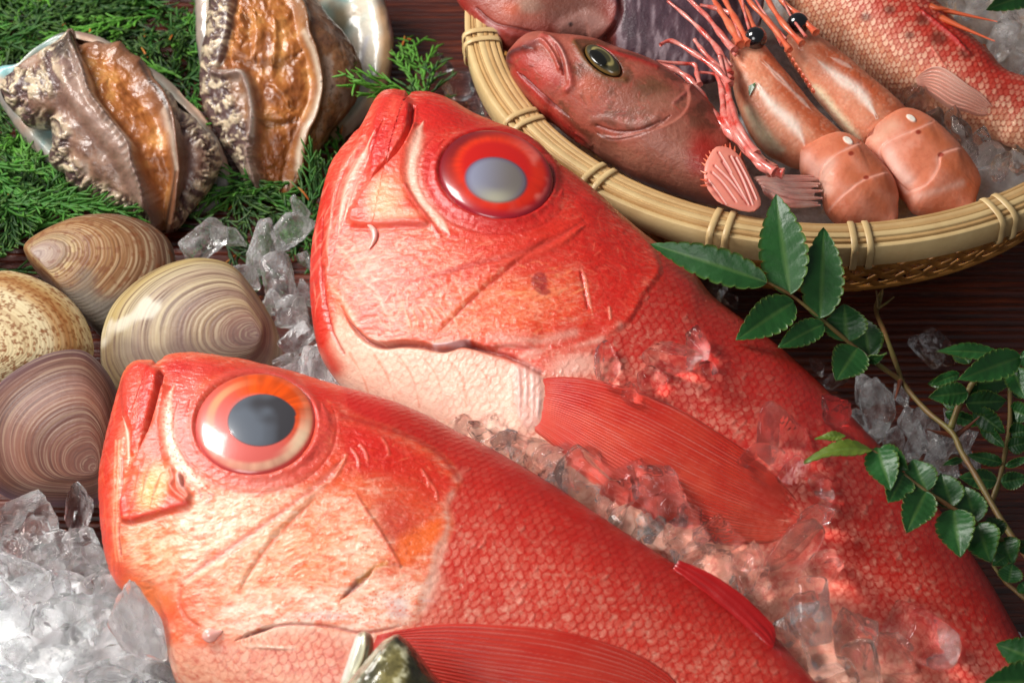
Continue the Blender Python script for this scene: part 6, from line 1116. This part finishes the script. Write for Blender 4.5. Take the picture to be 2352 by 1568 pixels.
# ------------------------------------------------------------------ leafy thorned twigs
M_LEAF = mat('glossy_green_leaf', attr=True, rough=.42, spec=.4, coat=.1, coat_rough=.2, bump=.35, bump_scale=420, bump_dist=.0006, sss=.1, sss_s=.002, sss_r=(.5, 1, .2))
M_TWIG = mat('olive_twig', base=C(100, 94, 46), rough=.5, mottle=.8, mottle_scale=90, mottle_col=C(110, 66, 40), bump=.3, bump_scale=700, bump_dist=.0005)
M_THORN = mat('brown_thorn', base=C(110, 56, 36), rough=.4, coat=.2)
ql = np.random.default_rng(9)
def leaf(base, tip, wpx, zb, zt, parent, roll=0, fold=.22, curl=.12, tone=1.0, back=False, teeth=9):
    A = onz([base], zb)[0]; T = onz([tip], zt)[0]; d = T - A; L = np.linalg.norm(d); x = d / L; vd = unit(CAM - A); y = unit(np.cross(vd, x)); n = np.cross(x, y)
    if n @ vd < 0: n = -n
    y, n = y * math.cos(roll) + n * math.sin(roll), n * math.cos(roll) - y * math.sin(roll)
    nu, nv = 84, 13; u = np.linspace(0, 1, nu); hw = wpx / PXC / 2 * 1.05; prof = np.sin(math.pi * np.clip(u, 0, 1) ** .72) ** .8; prof[0] = .02; prof[-1] = .02
    ph = (u * teeth) % 1; tooth = 1 - .13 * np.exp(-((ph - .08) / .12) ** 2) + .04 * np.sin(math.pi * ph)
    v = np.linspace(-1, 1, nv); W = hw * prof[:, None] * np.where(np.abs(v) > .8, tooth[:, None], 1)
    zz = fold * hw * np.abs(v)[None] ** 1.3 * prof[:, None] + L * curl * (np.sin(math.pi * u) * .6)[:, None] - .02 * np.exp(-(v / .07) ** 2)[None] + .006 * np.sin(u[:, None] * 44 - np.abs(v)[None] * 6) * (np.abs(v) > .1)[None] * prof[:, None]
    wv = .05 * np.sin(u * 9 + ql.uniform(0, 6))[:, None] * v[None]
    G = A + x * (u * L)[:, None, None] + y * (W * v[None])[..., None] + n * (zz + wv)[..., None]
    P = G.reshape(-1, 3); vv = np.tile(np.abs(v), nu); n_ = fbm(P * 3, 3, int(ql.integers(99)))
    c = (C(92, 110, 34) if back else C(32, 78, 32)) * tone; col = np.tile(c, (len(P), 1)) * (.75 + .5 * n_)[:, None]
    k = np.exp(-((vv) / .06) ** 2)[:, None] * .4; col = col * (1 - k) + C(96, 128, 62) * k; k = sstep(.95, 1, vv)[:, None] * .3; col = col * (1 - k) + C(128, 142, 60) * k
    Pb = P - n * .045; F = gridF(nu, nv); rim = np.r_[np.arange(nu) * nv, (nu - 1) * nv + np.arange(1, nv), (np.arange(nu - 2, -1, -1)) * nv + nv - 1, np.arange(nv - 2, 0, -1)]
    F3 = np.stack([rim, np.roll(rim, -1), np.roll(rim, -1) + nu * nv, rim + nu * nv], -1)
    obj('leaflet', np.vstack([P, Pb]), np.vstack([F, F[:, ::-1] + nu * nv, F3]), M_LEAF, parent, np.vstack([col, (col * .5 + C(110, 130, 70) * .5)]))
def stem(name, pts, zs, r0, r1, parent, m=M_TWIG):
    P = catmull(np.vstack([onz([p], z)[0] for p, z in zip(pts, zs)]), 6); rr = np.linspace(r0, r1, len(P)) * (1 + .08 * np.sin(np.arange(len(P)) * 1.3)); v, f = tube(P, rr, 9); return obj(name, v, f, m, parent)
s1 = thing('leafy_twig', 'thorned twig with long toothed leaflets reaching over the basket rim', 'twig', onz(Z7([(1440, 1070)]), 3)[0])
stem('rachis', Z7([(1440, 1060), (1330, 985), (1200, 890), (1020, 740), (870, 620), (736, 546)]), [4.6, 5.2, 6.0, 7.0, 7.7, 8.2], .11, .05, s1)
for b_, t_, w_, zb, zt, ro, tn, fo in (((738, 548), (135, 350), 165, 8.2, 8.6, .1, 1.0, .2), ((858, 612), (785, 95), 225, 7.8, 9.6, -.1, 1.0, .15), ((1012, 735), (1030, 265), 200, 7.1, 8.9, .1, .95, .2), ((875, 648), (580, 845), 175, 7.7, 7.6, .1, 1.0, .2), ((1030, 762), (795, 885), 120, 7.0, 6.8, .2, .95, .25), ((1150, 852), (1135, 660), 200, 6.3, 7.0, .0, .8, .1), ((1270, 942), (1240, 740), 160, 5.7, 5.9, -.2, .7, .1), ((1205, 885), (1095, 1052), 175, 6.1, 5.9, 0, .95, .15), ((1215, 955), (1356, 915), 60, 5.6, 6.2, .9, 1.0, .3)):
    leaf(Z7([b_])[0], Z7([t_])[0], w_ / 2.245, zb, zt, s1, ro, fo, .08, tn)  # lower tone paints shade into the colour of the shaded leaflet
stem('stem', Z7([(1330, 600), (1300, 690), (1350, 820), (1415, 1000), (1440, 1070), (1560, 1210), (1690, 1320), (1740, 1420), (1800, 1520)]) + [(2310, 1210), (2380, 1310), (2440, 1420)], [3.0, 3.4, 4.0, 4.6, 4.8, 5.0, 5.2, 5.2, 5.2, 5.0, 4.8, 4.6], .09, .12, s1)
for a, b_ in (((1310, 680), (1335, 585)), ((1300, 690), (1395, 622)), ((1310, 690), (1300, 590))): stem('torn_stub', Z7([a, ((a[0] + b_[0]) / 2 + 4, (a[1] + b_[1]) / 2), b_]), [3.4, 3.6, 3.9], .07, .03, s1)
for a, b_, r_ in (((1425, 1060), (1398, 1150), .11), ((1690, 1335), (1562, 1303), .12), ((1715, 1335), (1835, 1238), .12)): stem('thorn', Z7([a, ((a[0] + b_[0]) / 2, (a[1] + b_[1]) / 2 + 4), b_]), [4.9, 5.1, 5.4], r_, .015, s1, M_THORN)
s3 = thing('leafy_twig', 'side shoot of small toothed leaflets crowding above the ice at the table edge', 'twig', onz(ZA([(1480, 930)]), 3)[0])
stem('rachis', ZA([(1480, 940), (1560, 720), (1640, 590), (1700, 500), (1850, 390), (2050, 330), (2200, 300)]), [5.2, 5.6, 6.0, 6.3, 6.6, 6.8, 6.8], .13, .08, s3)
for b_, t_, w_, zb, zt, ro, tn in (((1930, 240), (1350, 215), 150, 7.0, 7.4, .5, 1.15), ((2130, 270), (1560, 480), 250, 7.2, 7.6, .1, 1.2), ((1560, 430), (1295, 530), 110, 6.3, 6.4, .4, 1.0), ((1640, 600), (1278, 640), 190, 6.1, 6.2, 0, .95), ((1700, 520), (2080, 470), 200, 6.0, 5.6, .1, .75), ((1620, 700), (2000, 680), 210, 5.7, 5.3, .1, .75), ((1660, 620), (1900, 540), 150, 5.8, 5.5, .1, .7), ((1700, 760), (1990, 980), 190, 5.3, 4.8, .2, .7), ((1430, 790), (1790, 900), 120, 5.0, 4.7, .2, .8), ((1770, 900), (1980, 1110), 120, 4.8, 4.5, .2, .8), ((2060, 380), (2180, 660), 200, 7.0, 6.8, 0, .9), ((2130, 250), (2300, 330), 160, 7.2, 7.2, 0, 1.0), ((1500, 500), (1270, 520), 120, 5.6, 5.4, .2, .6), ((1560, 720), (1400, 690), 110, 5.3, 5.0, .2, .6), ((1650, 330), (1500, 160), 150, 5.5, 5.4, .2, .5)):
    leaf(ZA([b_])[0], ZA([t_])[0], w_ / 4.06, zb, zt, s3, ro, .2, .06, tn)
s4 = thing('leafy_twig', 'upright green shoot with small paired leaflets at the table edge', 'twig', onz(ZA([(1900, 1500)]), 2)[0])
stem('rachis', ZA([(2035, 560), (2032, 900), (1992, 1150), (1940, 1400), (1870, 1600)]), [4.2, 4.1, 4.0, 3.8, 3.4], .09, .11, s4)
for b_, t_, w_, tn in (((2030, 760), (2230, 830), 190, .9), ((2025, 980), (2230, 960), 170, .9), ((2015, 1110), (2220, 1060), 150, .85), ((1960, 1255), (1640, 1180), 110, .8), ((1995, 1290), (2220, 1200), 70, 1.0), ((1910, 1425), (1560, 1390), 170, .75), ((1950, 1440), (2200, 1390), 150, .8), ((1590, 1220), (1410, 1275), 60, .8), ((2040, 600), (2200, 520), 170, .8)):
    leaf(ZA([b_])[0], ZA([t_])[0], w_ / 4.06, 4.1, 4.3, s4, .1, .2, .05, tn)
s2 = thing('leafy_twig', 'drooping spray of round-toothed leaflets hanging over the back of the rear fish', 'twig', onz(ZB([(1700, 1000)]), 4)[0])
stem('rachis', ZB([(700, 290), (1000, 520), (1200, 670), (1430, 815), (1650, 950), (1830, 1080), (2120, 1230)]), [8.6, 8.3, 8.1, 7.7, 7.2, 6.6, 5.8], .05, .1, s2); stem('stalk', ZB([(1790, 1320), (1860, 1420), (1930, 1500), (2100, 1640)]), [5.4, 5.2, 5.0, 4.8], .06, .09, s2)
for b_, t_, w_, ro, tn, bk, cu in (((715, 300), (105, 410), 150, .75, 1.0, True, .22), ((480, 175), (200, 200), 70, .5, 1.0, True, .1), ((760, 280), (880, 655), 250, .0, 1.15, False, .06), ((775, 290), (1035, 480), 190, .2, 1.1, False, .04), ((1000, 515), (865, 765), 230, 0, .85, False, .05), ((1200, 665), (1075, 385), 250, 0, .95, False, .05), ((1195, 670), (1020, 1032), 250, 0, .85, False, .05), ((1430, 810), (1330, 510), 240, 0, .9, False, .05), ((1440, 830), (1500, 1250), 290, .1, 1.0, False, .06), ((1640, 945), (1540, 630), 230, .1, 1.05, False, .05), ((1660, 960), (1765, 1300), 270, .1, 1.1, False, .06), ((1840, 1080), (1750, 900), 190, 0, .7, False, .05), ((1880, 1090), (1965, 1310), 220, .1, 1.1, False, .05), ((1905, 1245), (1790, 1330), 120, .2, .95, False, .05), ((1930, 1480), (1965, 1310), 180, 0, 1.0, False, .05), ((2020, 1180), (2120, 1130), 110, 0, 1.0, False, .05), ((2040, 1480), (2120, 1580), 120, 0, .9, False, .05)):
    zb = float(np.interp(b_[0], [700, 1200, 1650, 2100], [8.6, 8.1, 7.2, 5.8])) + .05
    leaf(ZB([b_])[0], ZB([t_])[0], w_ / 3.88, zb, zb - (.1 if t_[1] > b_[1] else -.3), s2, ro, .18, cu, tn, bk, 8)
for lab, b_, t_, w_, z in (('single toothed leaf tip beside the back of the rear fish', (2420, 1530), (2288, 1478), 70, 7), ('lone dark leaf against the flank of the rear fish, below the other leaves', (2420, 1568), (2262, 1566), 80, 7.2), ('single leaf tip behind the scaly red fish, over the basket', (2380, -20), (2266, 22), 56, 9)):
    t0 = thing('leaf', lab, 'leaf', onz([b_], z)[0]); leaf(b_, t_, w_, z, z + .2, t0, .1, .2, .05)
